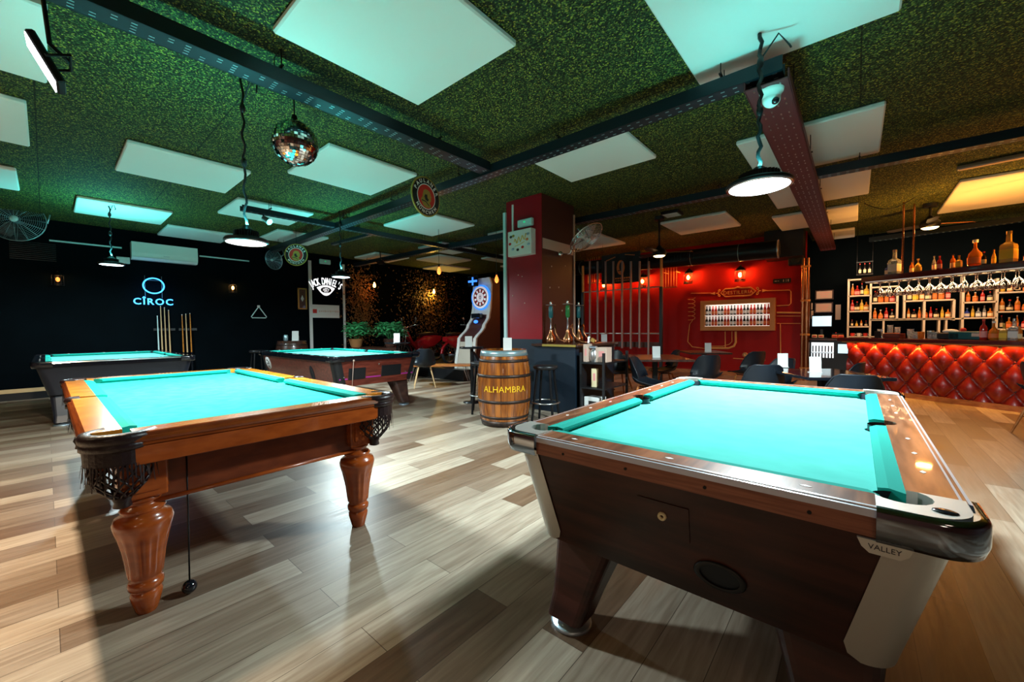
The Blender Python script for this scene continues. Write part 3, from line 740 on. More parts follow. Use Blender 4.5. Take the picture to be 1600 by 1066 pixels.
# square floodlight hung from the tray, top left
def flood(name, loc, face, w_, h_, label, lit, group=None):
    t = thing(name, label, 'floodlight', loc, 0, group)
    f = Vector(face).normalized(); T = f.to_track_quat('Z', 'Y').to_matrix().to_4x4()
    MB().box((0, 0, -.02), (w_, h_, .04), T=T, bev=.008).build('housing', 'black_metal', t)
    MB().box((0, 0, .002), (w_*.92, h_*.9, .003), T=T).build('glass', 'flood_glass' if lit else 'glass_dark', t)
    b = MB(); b.tube([T @ Vector((w_/2+.01, 0, -.02)), T @ Vector((w_/2+.01, 0, -.12)), T @ Vector((-w_/2-.01, 0, -.12)), T @ Vector((-w_/2-.01, 0, -.02))], .008, n=6, smooth=False)
    p = T @ Vector((0, 0, -.12)); b.tube([p, (p.x*.3, p.y*.3, .12), (0, 0, CE-loc[2])], .012, n=6); b.build('bracket', 'black_metal', t)
    return t
FL = Vector((-3.42, .03, 2.70)); FD = Vector((-.04, -.90, -.42))
flood('floodlight', FL, FD, .17, .26, 'bright white square floodlight hanging by the tray in the top left corner', True)
light('AREA', FL+FD.normalized()*.01, 360, (1, .80, .58), .15, .22, direction=FD, name='flood_lamp')
flood('floodlight', onY(716, 383, 6.6), (.2, -.4, -1), .55, .22, 'flat black floodlight switched off, below the ceiling left of the pillar', False)
flood('floodlight', onY(594, 411, 5.9), (.1, -.6, -1), .22, .16, 'small dark floodlight near the small far lamp', False)

# ================================================================ DISCO BALL
c = CC+_ray(461, 224)*3.45
t = thing('disco_ball', 'mirrored disco ball hanging in front of a white ceiling panel', 'disco ball', c)
R = .185; b = MB(); nlat = 24
for j in range(nlat):
    th0, th1 = PI*(j+.06)/nlat, PI*(j+.94)/nlat; n = max(6, int(48*math.sin((th0+th1)/2)))
    for i in range(n):
        p0, p1 = 2*PI*(i+.05)/n, 2*PI*(i+.95)/n
        # every facet is a flat tile with its own slight tilt
        rr = R*(1+random.uniform(-.004, .004)); q = random.uniform(-.02, .02); q2 = random.uniform(-.02, .02)
        vs_ = [(rr*(1+q)*math.sin(a)*math.cos(p), rr*(1+q)*math.sin(a)*math.sin(p), rr*(1+(q if a == th0 else q2))*math.cos(a)) for a, p in ((th0, p0), (th1, p0), (th1, p1), (th0, p1))]
        b.add(vs_, [[0, 1, 2, 3]])
b.build('mirror_tiles', 'mirror', t)
MB().sphere((0, 0, 0), R*.985, n=32, m=20).build('core', 'black', t)
b = MB(); b.cyl((0, 0, R), (0, 0, R+.05), .03, .02); b.tube([(0, 0, R+.04), (0, 0, CE-c.z)], .006, n=6); b.cyl((0, 0, CE-c.z-.08), (0, 0, CE-c.z-.03), .05); b.build('motor', 'black_metal', t)

# ================================================================ DOME CAMERA, SMALL CEILING ITEMS
t = thing('dome_camera', 'white dome security camera on the brown metal beam', 'camera', (-.50, 3.55, TZ-.090))
MB().lathe([(.058, -.06), (.064, -.03), (.076, -.02), (.080, 0)][::1], n=28).build('base', 'white_gloss', t)
MB().sphere((0, 0, -.062), .059, n=24, m=14).build('dome', 'white_gloss', t)
b = MB(); b.sphere((.028, -.030, -.095), .026, n=16, m=10); b.build('lens', 'black_gloss', t)
t = thing('track_spotlight', 'small silver spotlight behind the centre lamp cord', 'spotlight', (-7.13, 2.3, 2.99))
MB().cyl((0, 0, 0), (.10, .05, -.07), .04, .05, n=16).build('head', 'steel', t)
MB().tube([(0, 0, 0), (-.02, 0, .07)], .012, n=8).build('bracket', 'black_metal', t)

# ================================================================ ROUND BEER SIGNS
def beer_sign(loc, face, R, label, tilt=0):
    t = thing('beer_sign', label, 'sign', loc, 0, 'round beer signs')
    f = Vector(face); a = math.atan2(f.x, -f.y); t.rotation_euler = (0, tilt, a)
    def disc(r0, r1, y, d, m, nm, par=t):
        b = MB(); b.lathe([(r0, 0), (r0, d), (r1, d), (r1, 0)] if r0 > .002 else [(r1, 0), (r1, d), (.0005, d)], n=44, T=Matrix.Translation((0, y, 0)) @ FRONT, cap=False, smooth=False); return b.build(nm, m, par)
    disc(.001, R, 0, .014, 'brass_flat', 'backing')
    disc(.001, R*.93, -.001, .015, 'black', 'black_band')
    disc(R*.60, R*.64, -.001, .018, 'label_white', 'white_ring')
    disc(.001, R*.60, -.001, .016, 'label_red', 'red_field')
    b = MB()
    arc_text(b, 'PAULANER', R*.26, (0, 0), R*.79, PI/2, .335, y=-.018); arc_text(b, 'MÜNCHEN', R*.24, (0, 0), R*.79, -PI/2, .30, flip=True, y=-.018)
    b.build('lettering', 'label_white', t)
    b = MB()   # bearded head in profile with cowl
    head = [(.05, .38), (.22, .34), (.30, .22), (.33, .12), (.40, .04), (.33, .0), (.36, -.08), (.32, -.2), (.22, -.26), (.34, -.44), (.30, -.54), (0, -.58), (-.22, -.50), (-.42, -.22), (-.30, -.05), (-.26, .12), (-.20, .30), (-.08, .38)]
    b.prism([(x*R*.95, z*R*.95) for x, z in head], .016, .019, T=FRONT); b.build('portrait', 'brass_flat', t)
    b = MB(); b.prism([(x*R*.95, z*R*.95) for x, z in ((-.12, .1), (.05, .12), (.06, -.05), (.16, -.12), (.1, -.24), (-.08, -.18), (-.16, -.02))], .019, .0205, T=FRONT)
    b.prism([(x*R*.95, z*R*.95) for x, z in ((-.36, -.22), (-.05, -.24), (.2, -.44), (.17, -.47), (-.06, -.29), (-.36, -.27))], .019, .0205, T=FRONT); b.build('portrait_shadow', 'label_black', t)
    b = MB(); b.tube([(0, .006, R), (0, .006, CE-loc[2])], .003, n=5); b.build('wire', 'black_metal', t)
beer_sign(CC+_ray(664.5, 308)*4.4, (.99, .14, 0), .215, 'large round gold, black and red beer sign hanging near the ceiling centre')
beer_sign(CC+_ray(463, 398.5)*7.4, (.75, -.66, 0), .20, 'small round beer sign hanging left of the whiskey sign')
# ================================================================ LEFT WALL
W0 = WX+.0
def wall_x(name, label, cat, px, py, group=None, off=0):
    p = onX(px, py, WX+off); return thing(name, label, cat, p, PI/2, group)
# wall fans
def cage_fan(label, loc, rot, R, m='spec_metal', group='wall fans', bladem='black_metal'):
    t = thing('wall_fan', label, 'fan', loc, 0, group); t.rotation_euler = rot
    b = MB()
    for r in [R*(.16+.84*i/13) for i in range(14)]:
        d = -.02-.055*math.cos(r/R*PI/2)
        b.tube([(r*math.cos(2*PI*i/32), d, r*math.sin(2*PI*i/32)) for i in range(32)], .0022, n=4, closed=True)
    for k in range(16):
        a = 2*PI*k/16; b.tube([(R*f*math.cos(a), -.02-.055*math.cos(f*PI/2), R*f*math.sin(a)) for f in (.14, .4, .7, 1)], .0022, n=4)
    b.tube([(R*math.cos(2*PI*i/32), 0, R*math.sin(2*PI*i/32)) for i in range(32)], .009, n=6, closed=True)
    for k in range(16):
        a = 2*PI*k/16; b.tube([(R*f*math.cos(a), .02+.07*math.cos(f*PI/2), R*f*math.sin(a)) for f in (.14, .5, 1)], .0025, n=4)
    b.build('cage', m, t)
    b = MB()
    for k in range(3):
        a = 2*PI*k/3; pts = []
        for (f, wd, tw) in ((.15, .05, .04), (.5, .13, .03), (.85, .15, .02)):
            u = Vector((math.cos(a), 0, math.sin(a))); v = Vector((-math.sin(a), 0, math.cos(a)))
            pts.append((u*R*f-v*R*wd*1.4+Vector((0, -tw, 0)), u*R*f+v*R*wd*1.8+Vector((0, tw, 0))))
        for i in range(2): b.add([pts[i][0], pts[i][1], pts[i+1][1], pts[i+1][0]], [[0, 1, 2, 3]])
    b.build('blades', bladem, t)
    b = MB().lathe([(.0005, .082), (R*.13, .078), (R*.15, .06)], n=20, T=FRONT, cap=False); b.build('hub', 'teal_plastic', t)
    b = MB().cyl((0, .02, 0), (0, .20, 0), .06, .05, n=20); b.build('motor', m, t)
    return t
p = onX(24, 343, WX+.45)
t = cage_fan('large round caged wall fan at the left edge of the picture', p, (0, 0, PI/2-.25), .36, bladem='black')
MB().tube([(.37, 0, -.02), (.40, .1, .25), (.3, .3, .3)], .012, n=6).build('bracket', 'spec_metal', t)
MB().tube([(0, .2, 0), (0, .42, 0)], .02).build('arm', 'black_metal', t)
p = onX(428, 406, WX+.35)
t = cage_fan('small wall fan seen edge on behind the centre hanging lamp', p, (.25, 0, PI/2-1.1), .24)
MB().tube([(0, .1, 0), (.05, .3, .1), (.05, .3, .28)], .014).build('bracket', 'spec_metal', t)
p = onX(916, 371, PX1+.50)
t = cage_fan('chrome caged fan tilted sideways on the dark side of the pillar', p, (0, 0, 0), .29, m='chrome', bladem='chrome')
t.rotation_euler = (CR*.50-CU*.78-CF*.36).to_track_quat('-Y', 'Z').to_euler()
bpy.context.view_layer.update(); mi_ = t.matrix_world.inverted(); wp = Vector((PX1, p.y-.02, p.z-.20)); MB().tube([(0, .18, 0), mi_ @ (wp+Vector((.22, 0, -.02))), mi_ @ wp], .016).sphere(mi_ @ (wp+Vector((.02, 0, 0))), .05, n=14, m=8).build('bracket', 'chrome', t)
# paper band on the dark side of the pillar
b = MB().box((PX1+.003, (PY0+PY1)/2, onX(872, 386, PX1).z), (.004, PY1-PY0-.03, .16)); tag(b.build('paper_strip', 'paper_warm'), 'pale strip taped across the dark side of the pillar behind the chrome fan', 'paper strip')
# air conditioner
a0, a1 = onX(203, 379, WX), onX(306, 415, WX)
t = thing('air_conditioner', 'white air conditioner high on the black left wall', 'air conditioner', ((WX), (a0.y+a1.y)/2, a1.z), PI/2)
Wd = a1.y-a0.y; Hh = a0.z-a1.z
b = MB(); pr = [(0, 0), (-.14, 0), (-.20, .05), (-.215, .14), (-.20, Hh), (0, Hh)]
b.loft([[(-Wd/2, y, z) for (y, z) in pr], [(Wd/2, y, z) for (y, z) in pr]], smooth=False); b.build('body', 'white_gloss', t)
MB().box((0, -.19, .045), (Wd*.9, .05, .008)).build('louver', 'white', t); MB().box((0, -.217, .10), (.10, .003, .014)).build('display', 'steel', t)
p = onX(192, 407, WX)
t = thing('wall_box', 'small pale junction box under the left end of the air conditioner', 'box', p, PI/2); MB().box((0, -.03, 0), (.20, .05, .13), bev=.006).build('cover', 'white', t)
# light strips
for (q0, q1, lb) in (((77, 376), (190, 387.5), 'thin pale strip along the left wall, left of the air conditioner'), ((311.5, 400), (389, 408.5), 'thin pale strip along the left wall, right of the air conditioner')):
    c0, c1 = onX(*q0, WX), onX(*q1, WX)
    tag(MB().box((WX+.012, (c0.y+c1.y)/2, (c0.z+c1.z)/2), (.024, c1.y-c0.y, .028)).build('cable_cover', 'teal_plastic'), lb, 'strip', 'strips on the left wall')
# lantern wall lights
def lantern(label, loc, rotz, bulb='em_bulb', P=None, col=(1, .45, .12), s=1.0, group=None):
    t = thing('wall_lantern', label, 'wall light', loc, rotz, group)
    b = MB(); r = .085*s; h = .26*s; n = 6; cy = -.15*s
    for z in (-h/2, h/2-.05*s, -h/2+.03*s): b.tube([(r*math.cos(2*PI*i/n), cy+r*math.sin(2*PI*i/n), z) for i in range(n)], .006*s, n=4, closed=True)
    for i in range(n): b.cyl((r*math.cos(2*PI*i/n), cy+r*math.sin(2*PI*i/n), -h/2), (r*math.cos(2*PI*i/n), cy+r*math.sin(2*PI*i/n), h/2-.05*s), .005*s, n=4)
    b.lathe([(r*1.05, h/2-.05*s), (.02*s, h/2+.02*s)], (0, cy, 0), n=6, smooth=False, cap=False)
    b.build('cage', 'black_metal', t)
    b = MB(); b.tube([(0, 0, h/2), (0, cy*.6, h/2+.06*s), (0, cy, h/2+.02*s)], .009*s, n=6); b.cyl((0, 0, h/2-.02), (0, -.02, h/2-.02), .045*s, n=12); b.build('arm', 'black_metal', t)
    MB().sphere((0, cy, -.01*s), .032*s, n=12, m=8, sc=(1, 1, 1.5)).build('bulb', bulb, t)
    if P:
        d = Matrix.Rotation(rotz, 3, 'Z') @ Vector((0, cy-.0, .03*s)); light('POINT', Vector(loc)+d, P, col, .03*s, name='lantern_glow')
    return t
LG = 'caged lantern wall lights'
lantern('dim caged lantern at far left of the black wall', onX(90, 437, WX), PI/2, 'em_bulb_dim', 2.5, s=.9, group=LG)
lantern('caged lantern on the black wall between the blue neon and small round beer sign', onX(361, 450, WX), PI/2, 'em_bulb', 5, s=.9, group=LG)
# blue neon sign
t = wall_x('neon_sign', 'blue neon sign with a ring over the word on the black wall', 'neon sign', 239, 458)
B0 = onX(239, 458, WX)
def nl(px, py): q = onX(px, py, WX); return (q.y-B0.y, q.z-B0.z)
rc = nl(239.5, 447); rr = (nl(255.5, 447)[0]-nl(223, 447)[0])/2
MB().tube([(rc[0]+rr*math.cos(2*PI*i/40), -.05, rc[1]+rr*.96*math.sin(2*PI*i/40)) for i in range(40)], .013, n=8, closed=True).build('neon_ring', 'em_neon', t)
b = MB(); cw = nl(239.5, 471.5); lettering(b, 'CÎROC', .185, (cw[0], -.05, cw[1]-.01), .006, spacing=1.2, bold=.003); b.build('lettering', 'em_neon', t)
b = MB()
for dx in (-.9, .9): b.tube([(rc[0]+rr*dx*.9, -.02, rc[1]+rr*1.25), (rc[0]+rr*dx*.9, -.02, rc[1]-rr*1.5)], .006, n=5)
b.tube([(rc[0]-rr*.9, -.02, rc[1]+rr*.7), (rc[0]+rr*.9, -.02, rc[1]+rr*.7)], .004, n=5); b.build('frame', 'spec_metal', t)
light('POINT', B0+Vector((.25, 0, 0)), 3.0, (.1, .4, 1), .1, name='neon_glow')
# cue sticks
cues = [(246, 494, 'shortest green tinted'), (251, 479, 'tallest'), (257, 481, 'light brown'), (263.5, 485, 'pale thick'), (284.5, 492, 'dark orange'), (290.5, 491, 'golden'), (297, 490, 'reddish')]
for i, (px, py, nm) in enumerate(cues):
    q = onX(px, py, WX+.08); t = thing('cue_stick', '%s wooden cue in the wall rack, %s of seven from left' % (nm, ['first', 'second', 'third', 'fourth', 'fifth', 'sixth', 'last'][i]), 'pool cue', (q.x, q.y, .32), PI/2, 'cue sticks in the wall rack')
    h = q.z-.32; lean = .015
    MB().cyl((0, -.02, .42), (0, lean, h), .014, .0075, n=10).build('shaft', 'natural_wood' if i in (1, 2, 3, 5) else ('orange_wood' if i else 'teal_plastic'), t)
    MB().cyl((0, -.035, 0), (0, -.02, .42), .017, .014, n=10).build('butt', 'black_gloss', t)
    MB().sphere((0, lean, h), .010, n=8, m=6).build('tip', 'white', t)
for (y0_, y1_, lb) in ((1.50, 1.86, 'low black holder of the left cue group on the wall'), (1.92, 2.24, 'low black holder of the right cue group on the wall')):
    t = thing('cue_rack', lb, 'cue rack', (WX, (y0_+y1_)/2, 0), PI/2, 'cue racks'); MB().box((0, -.09, .29), (y1_-y0_, .16, .06), bev=.01).build('shelf', 'black', t); MB().box((0, -.02, 1.25), (y1_-y0_, .04, .05)).build('clip_bar', 'black', t)
# ball triangle
t = wall_x('ball_rack', 'pale blue triangular ball rack hanging on the black wall', 'ball rack', 404, 490)
b = MB(); b.tube([(-.15, -.03, -.11), (.15, -.03, -.11), (.17, -.03, -.085), (.015, -.03, .15), (-.015, -.03, .15), (-.17, -.03, -.085)], .012, n=6, closed=True, smooth=False); b.build('triangle', 'teal_plastic', t)
MB().box((0, -.02, .18), (.06, .04, .05), bev=.01).build('hook', 'white', t)
# golden framed picture
t = wall_x('picture_frame', 'narrow gold framed picture low on the wall left of the white pole', 'picture', 472, 467)
b = MB()
for (x, z, w_, h_) in ((-.10, 0, .03, .56), (.10, 0, .03, .56), (0, .27, .23, .03), (0, -.27, .23, .03)): b.box((x, -.02, z), (w_, .03, h_))
b.build('frame', 'bronze_frame', t); MB().box((0, -.01, 0), (.18, .01, .52)).build('print', 'dark_wood', t); MB().prism([(0, .1), (.04, 0), (0, -.08), (-.04, 0)], .016, .018, T=FRONT).build('print_motif', 'white', t)
# vent grid top left
t = wall_x('wall_vent', 'dark louvred vent on the black wall below the large fan', 'vent', 52, 392)
b = MB()
for i in range(10): b.box((0, -.01, -.16+.034*i), (.55, .02, .012))
b.build('louvres', 'black_metal', t)
# whiskey sign
xs = WX+.12
def sg(px, py): return onX(px, py, xs)
JC = sg(508.5, 446); t = thing('whiskey_sign', 'white lit whiskey sign on the dark post between two white poles', 'neon sign', (xs, JC.y, JC.z), PI/2)
b = MB(); arc_text(b, "JACK DANIEL'S", .27, (0, -.66), .76, PI/2, .094, y=-.03, ext=.006, xs=.46); b.build('lettering', 'em_sign', t)
b = MB(); n = 24
lens = [(-.25+.5*i/n, .005-.16*0+.075*math.sin(PI*i/n)*1.0-.02) for i in range(n+1)]+[(.25-.5*i/n, -.02-.21*math.sin(PI*i/n)) for i in range(1, n)]
b.prism([(x, z-.06) for x, z in lens], .02, .03, T=FRONT); em = b.build('emblem', 'em_sign', t)
b = MB(); b.prism([(.15*math.cos(2*PI*i/28), -.135+.085*math.sin(2*PI*i/28)) for i in range(28)], .03, .033, T=FRONT); b.build('emblem_ring', 'black', em)
b = MB(); lettering(b, 'Old', .055, (0, -.036, -.095), .002); lettering(b, 'No.7', .085, (0, -.036, -.135), .002); lettering(b, 'Brand', .045, (0, -.036, -.185), .002); b.build('emblem_lettering', 'em_sign', em)
# social media strip
q0, q1 = sg(486, 477), sg(530, 496); t = thing('banner_strip', 'white strip with small red icon across the sign post', 'sign', (xs, (q0.y+q1.y)/2, (q0.z+q1.z)/2), PI/2)
MB().box((0, -.012, 0), (q1.y-q0.y, .012, .36)).build('board', 'white', t)
MB().box((-(q1.y-q0.y)/2+.09, -.02, 0), (.11, .004, .11), bev=.002).build('icon', 'label_red', t)
b = MB()
for i in range(12): b.box((-.17+.05*i, -.02, 0), (.028, .003, .03 if i % 3 else .05))
b.build('faint_print', 'paper_warm', t)
def em_light(loc, rotz, label, w_=.36, h_=.12):
    t = thing('emergency_light', label, 'emergency light', loc, rotz, 'emergency lights'); MB().box((0, -.03, 0), (w_, .06, h_), bev=.012).build('case', 'teal_plastic', t)
    MB().box((.0, -.062, .01), (.03, .004, .02)).build('indicator', 'em_green', t)
em_light(sg(507, 409.5), PI/2, 'pale emergency light box above the white whiskey sign', .30, .13)
em_light(Vector((-4.00, PY0-.012, 2.885)), 0, 'pale emergency light with green dot on the red pillar', .30, .12)
t = thing('cable_duct', 'thin white cable cover above the party box on the red pillar', 'strip', (-4.28, PY0-.012, 2.93)); MB().box((0, -.01, 0), (.03, .02, .60)).build('cover', 'white', t)
t = thing('light_box', 'white square box with colourful party drawings on the red pillar', 'sign', (-4.06, PY0-.012, 2.57)); MB().box((0, -.06, 0), (.48, .12, .40), bev=.006).build('box', 'white_gloss', t)
b = MB(); pts = [(-.10+.016*i, -.123, .02+.045*math.sin(i*1.35)+.004*i) for i in range(16)]; b.tube(pts, .007, n=5); b.tube([(-.09, -.123, -.05), (0, -.123, -.035), (.11, -.123, .0)], .004, n=5); b.build('gold_script', 'label_yellow', t)
for (x, z, m_) in ((-.17, .11, 'ink'), (-.12, .12, 'brass_flat'), (-.19, .0, 'label_red'), (-.13, -.09, 'foot_metal'), (-.03, -.11, 'dark_wood'), (.07, -.08, 'label_red'), (.16, .03, 'label_orange'), (.18, .11, 'foot_metal'), (.19, -.05, 'foot_metal')):
    b = MB(); b.sphere((x, -.122, z), .022, n=8, m=5, sc=(1.3, .15, 1), T=None); b.build('drawing', m_, t)

# ================================================================ FURNITURE AROUND THE CENTRE
# barrel
bc = Vector((-3.43, 3.83, 0)); t = thing('barrel', 'varnished wooden barrel with yellow lettering standing before the pillar', 'barrel', bc)
def br(z): u = (z-.475)/.475; return .345-.060*u*u
MB().lathe([(br(z), z) for z in [.0+.95*i/20 for i in range(21)]]+[(.24, .95), (.24, .93), (.0005, .93)], n=48).build('body', 'barrel', t)
b = MB()
for k in range(26):
    a = 2*PI*k/26; b.tube([((br(z)+.0005)*math.cos(a), (br(z)+.0005)*math.sin(a), z) for z in [.02+.91*i/10 for i in range(11)]], .0016, n=4)
b.build('stave_joints', 'hoop', t)
for (z0, z1, m_) in ((.005, .075, 'hoop'), (.105, .135, 'hoop'), (.30, .335, 'hoop'), (.615, .65, 'hoop'), (.80, .835, 'hoop'), (.875, .945, 'spec_metal')):
    MB().lathe([(br(z0)+.001, z0), (br(z0)+.006, z0), (br(z1)+.006, z1), (br(z1)+.001, z1)], n=48, cap=False).build('hoop', m_, t)
b = MB(); me = text_mesh('ALHAMBRA', .105, .001, spacing=1.04); am = math.atan2(-bc.y, -bc.x)+.02
vs_ = []
for v in me.vertices:
    a = am+v.co.x/.345; z = .475+v.co.y; r_ = br(z)+.0035+v.co.z; vs_.append((r_*math.cos(a), r_*math.sin(a), z))
b.add(vs_, [list(f.vertices) for f in me.polygons]); b.build('lettering', 'paint_yellow', t)
def card(loc, rotz, label, s=1.0):
    t = thing('table_card', label, 'menu card', loc, rotz, 'white cards on the tables')
    b = MB(); b.box((0, 0, .075*s), (.10*s, .004, .15*s), T=Matrix.Rotation(-.06, 4, 'X')); b.box((0, .01, .002), (.10*s, .06, .004)); b.build('card', 'paper', t)
    b = MB(); b.box((0, -.0035+.006, .128*s), (.07*s, .002, .008*s), T=Matrix.Rotation(-.06, 4, 'X')); b.box((0, -.0035+.004, .022*s), (.05*s, .002, .006*s), T=Matrix.Rotation(-.06, 4, 'X')); b.build('print', 'ink', t)
card(bc+Vector((.02, .05, .931)), YAW, 'white card standing on top of the lettered barrel', 1.1)
# stools
def stool(name, loc, rotz, H, label, seat_r=.16, metal='black_metal', back=False):
    t = thing(name, label, 'stool', loc, rotz, 'black bar stools')
    MB().lathe([(.0005, H-.05), (seat_r*.9, H-.05), (seat_r, H-.03), (seat_r, H-.008), (seat_r*.92, H), (.0005, H)], n=28, cap=False).build('seat', 'black', t)
    for i in range(4):
        a = PI/4+PI/2*i; MB().cyl((seat_r*.72*math.cos(a), seat_r*.72*math.sin(a), H-.04), (seat_r*1.25*math.cos(a), seat_r*1.25*math.sin(a), 0), .016, n=8).build('leg', metal, t)
    r = seat_r*1.12; MB().tube([(r*math.cos(2*PI*i/24), r*math.sin(2*PI*i/24), .26) for i in range(24)], .009, n=6, closed=True).build('foot_ring', 'steel', t)
    return t
stool('bar_stool', (-3.04, 4.20, 0), .3, .735, 'black bar stool right of the lettered barrel')
stool('bar_stool', (-4.10, 4.10, 0), .75, .735, 'black bar stool half hidden on the left of the lettered barrel')
stool('bar_stool', (-3.80, 4.45, 0), .9, .70, 'dark stool behind the lettered barrel, left of the dark counter')
# counter beside the pillar
t = thing('side_counter', 'dark counter with gold edged top beside the pillar', 'counter', (-3.0, 5.35, 0), 0)
MB().box((-.29, -.02, .475), (.72, 1.16, .95)).build('body', 'navy', t)
MB().box((-.27, -.03, .967), (.80, 1.22, .034), bev=.004).build('top', 'dark_wood', t); MB().box((-.18, -.647, .967), (.56, .012, .03)).build('edge_band', 'brass_flat', t)
# shelf cart beside it
t = thing('shelf_unit', 'black open shelf unit holding packs at the end of the dark counter', 'shelf', (-2.84, 5.10, 0), 0)
b = MB()
for (x, y) in ((-.0, -.35), (.34, -.35), (0, .35), (.34, .35)): b.box((x, y, .44), (.03, .03, .88))
b.box((-.0, 0, .44), (.01, .7, .86)); b.build('frame', 'black', t)
for z in (.06, .40, .74): MB().box((.17, 0, z), (.36, .72, .02)).build('shelf', 'black', t)
for (x, y, z, d, m_, lb) in ((-2.70, 4.88, .071, (.24, .18, .20), 'paper', 'white printed box on the bottom shelf of the black unit'), (-2.68, 4.84, .411, (.07, .07, .25), 'label_cream', 'yellow roll on the middle shelf of the black unit'), (-2.79, 4.84, .751, (.06, .14, .24), 'paper_warm', 'cream carton at the left on top of the black unit'), (-2.58, 4.90, .751, (.16, .16, .20), 'paper_warm', 'big cream carton at the right on top of the black unit')):
    o = thing('carton', lb, 'box', (x, y, z)); MB().box((0, 0, d[2]/2), d, bev=.004).build('box', m_, o); MB().box((.01, -d[1]/2-.001, d[2]*.55), (d[0]*.5, .002, d[2]*.4)).build('print', 'label_black' if 'white' in lb else 'label_pink', o)
o = thing('round_pot', 'grey rounded plastic jug between cream cartons on the black unit', 'jug', (-2.70, 4.86, .751)); MB().lathe([(.05, 0), (.065, .06), (.06, .14), (.03, .19), (.0005, .2)], n=20).build('body', 'steel', o); MB().box((-.0, -.02, .20), (.10, .07, .03), bev=.01).build('lid', 'foot_metal', o)
# hookahs
def hookah(loc, label, bm, s=1.0, hose=True):
    t = thing('hookah', label, 'hookah', loc, 0, 'hookahs on the dark counter')
    MB().lathe([(.055, 0), (.075, .03), (.07, .08), (.03, .15), (.024, .2)], n=20).build('base', 'copper', t)
    MB().lathe([(.014, .18), (.02, .22), (.012, .25), (.016, .30), (.012, .36), (.02, .40)], n=14).build('stem', 'chrome', t)
    MB().lathe([(.02, .38), (.034, .40), (.034, .54), (.026, .56)], n=16).build('sleeve', bm, t)
    MB().lathe([(.0005, .57), (.075, .575), (.078, .58), (.0005, .582)], n=22, cap=False).build('tray', 'steel', t); MB().lathe([(.015, .58), (.022, .6), (.012, .63)], n=12).build('bowl', 'chrome', t)
    if hose: MB().tube([(.03, 0, .22), (.10, -.04, .28), (.13, -.06, .15), (.18, -.04, .06), (.26, -.02, .03), (.34, 0, .02)], .012, n=8).build('hose', 'copper', t)
mm('teal_dark', (.01, .10, .11), .3)
zz = .985
hookah((-3.50, 4.98, zz), 'tall hookah with dark sleeve at the left end of the dark counter', 'teal_dark')
hookah((-3.20, 4.98, zz), 'shorter hookah with pale green sleeve in the middle of the counter', 'glass_green', hose=True)
hookah((-3.30, 5.45, zz), 'hookah with teal sleeve at the back right of the dark counter', 'teal_dark')
o = thing('beer_tap', 'small shiny metal bottle stopper stand at the right edge of the dark counter', 'tap', (-2.83, 4.95, zz)); MB().lathe([(.03, 0), (.034, .02), (.02, .05), (.026, .09), (.012, .12)], n=16).build('body', 'chrome', o); MB().box((.03, 0, .08), (.06, .03, .05), T=Matrix.Rotation(.5, 4, 'Y')).build('handle', 'gold', o)

# bucket chairs
def bucket_shell():
    b = MB(); prof = [(-.24, .445, .19, 0), (-.20, .435, .21, .015), (-.08, .425, .225, .03), (.06, .43, .225, .05), (.15, .46, .22, .075), (.195, .53, .215, .085), (.215, .62, .205, .075), (.23, .71, .185, .055), (.235, .78, .15, .03), (.236, .805, .11, .01)]
    n = 12; rows = []
    for (y, z, w_, cu) in prof:
        back = z > .5
        row = []
        for i in range(n+1):
            u = -1+2*i/n
            row.append((u*w_, y-(cu*u*u*1.6 if back else 0), z+(0 if back else cu*u*u*1.3)))
        rows.append(row)
    b.loft(rows, caps=False, closed=False)
    off = [[(p[0]*.97, p[1]+(.012 if k > 4 else 0), p[2]-(.012 if k <= 4 else 0)) for p in r] for k, r in enumerate(rows)]
    b.loft([r[::-1] for r in off], caps=False, closed=False)
    edge = [r[0] for r in rows]+rows[-1][1:-1]+[r[-1] for r in rows[::-1]]+rows[0][1:-1][::-1]
    b.tube(edge, .008, n=6, closed=True); return b
shell_me = None
def bucket_chair(loc, rotz, label, group=None, legm='natural_wood', shell='chair_shell'):
    global shell_me
    t = thing('bucket_chair', label, 'chair', loc, rotz, group)
    if shell_me is None: o = bucket_shell().build('shell', shell, t); shell_me = o.data
    else: o = bpy.data.objects.new('shell', shell_me); COL.objects.link(o); o.parent = t
    b = MB()
    for s in (-1, 1): b.tube([(s*.13, -.10, .41), (s*.10, .08, .41)], .008, n=5)
    b.tube([(-.13, -.10, .405), (.10, .08, .405)], .006, n=5); b.tube([(.13, -.10, .405), (-.10, .08, .405)], .006, n=5)
    b.tube([(-.17, -.16, .2), (.15, .15, .2)], .004, n=5); b.tube([(.17, -.16, .2), (-.15, .15, .2)], .004, n=5); b.build('frame', 'black_metal', t)
    for sx in (-1, 1):
        for (y0_, y1_) in ((-.11, -.21), (.09, .20)): MB().cyl((sx*.12, y0_, .42), (sx*.215, y1_, 0), .016, .010, n=8).build('leg', legm, t)
    return t
CG = 'black bucket chairs'
bucket_chair((-6.85, 5.15, 0), YAW+PI+.25, 'black bucket chair with pale wooden legs by the orange bench', CG)
bucket_chair((-5.15, 5.2, 0), YAW+PI/2, 'black chair with pale legs hidden behind the lettered barrel', CG)
# stained bench
t = thing('wooden_bench', 'long orange brown wooden bench on hairpin legs behind the black chair', 'bench', (-7.08, 5.72, 0), YAW)
MB().box((.02, 0, .40), (1.45, .36, .04), bev=.006).build('seat', 'bench_wood', t)
for sx in (-1, 1):
    for sy in (-1, 1): MB().tube([(sx*.60+.02, sy*.13, .38), (sx*.66+.02, sy*.15, .005), (sx*.54+.02, sy*.15, .38)], .007, n=5, smooth=False).build('leg', 'steel', t)
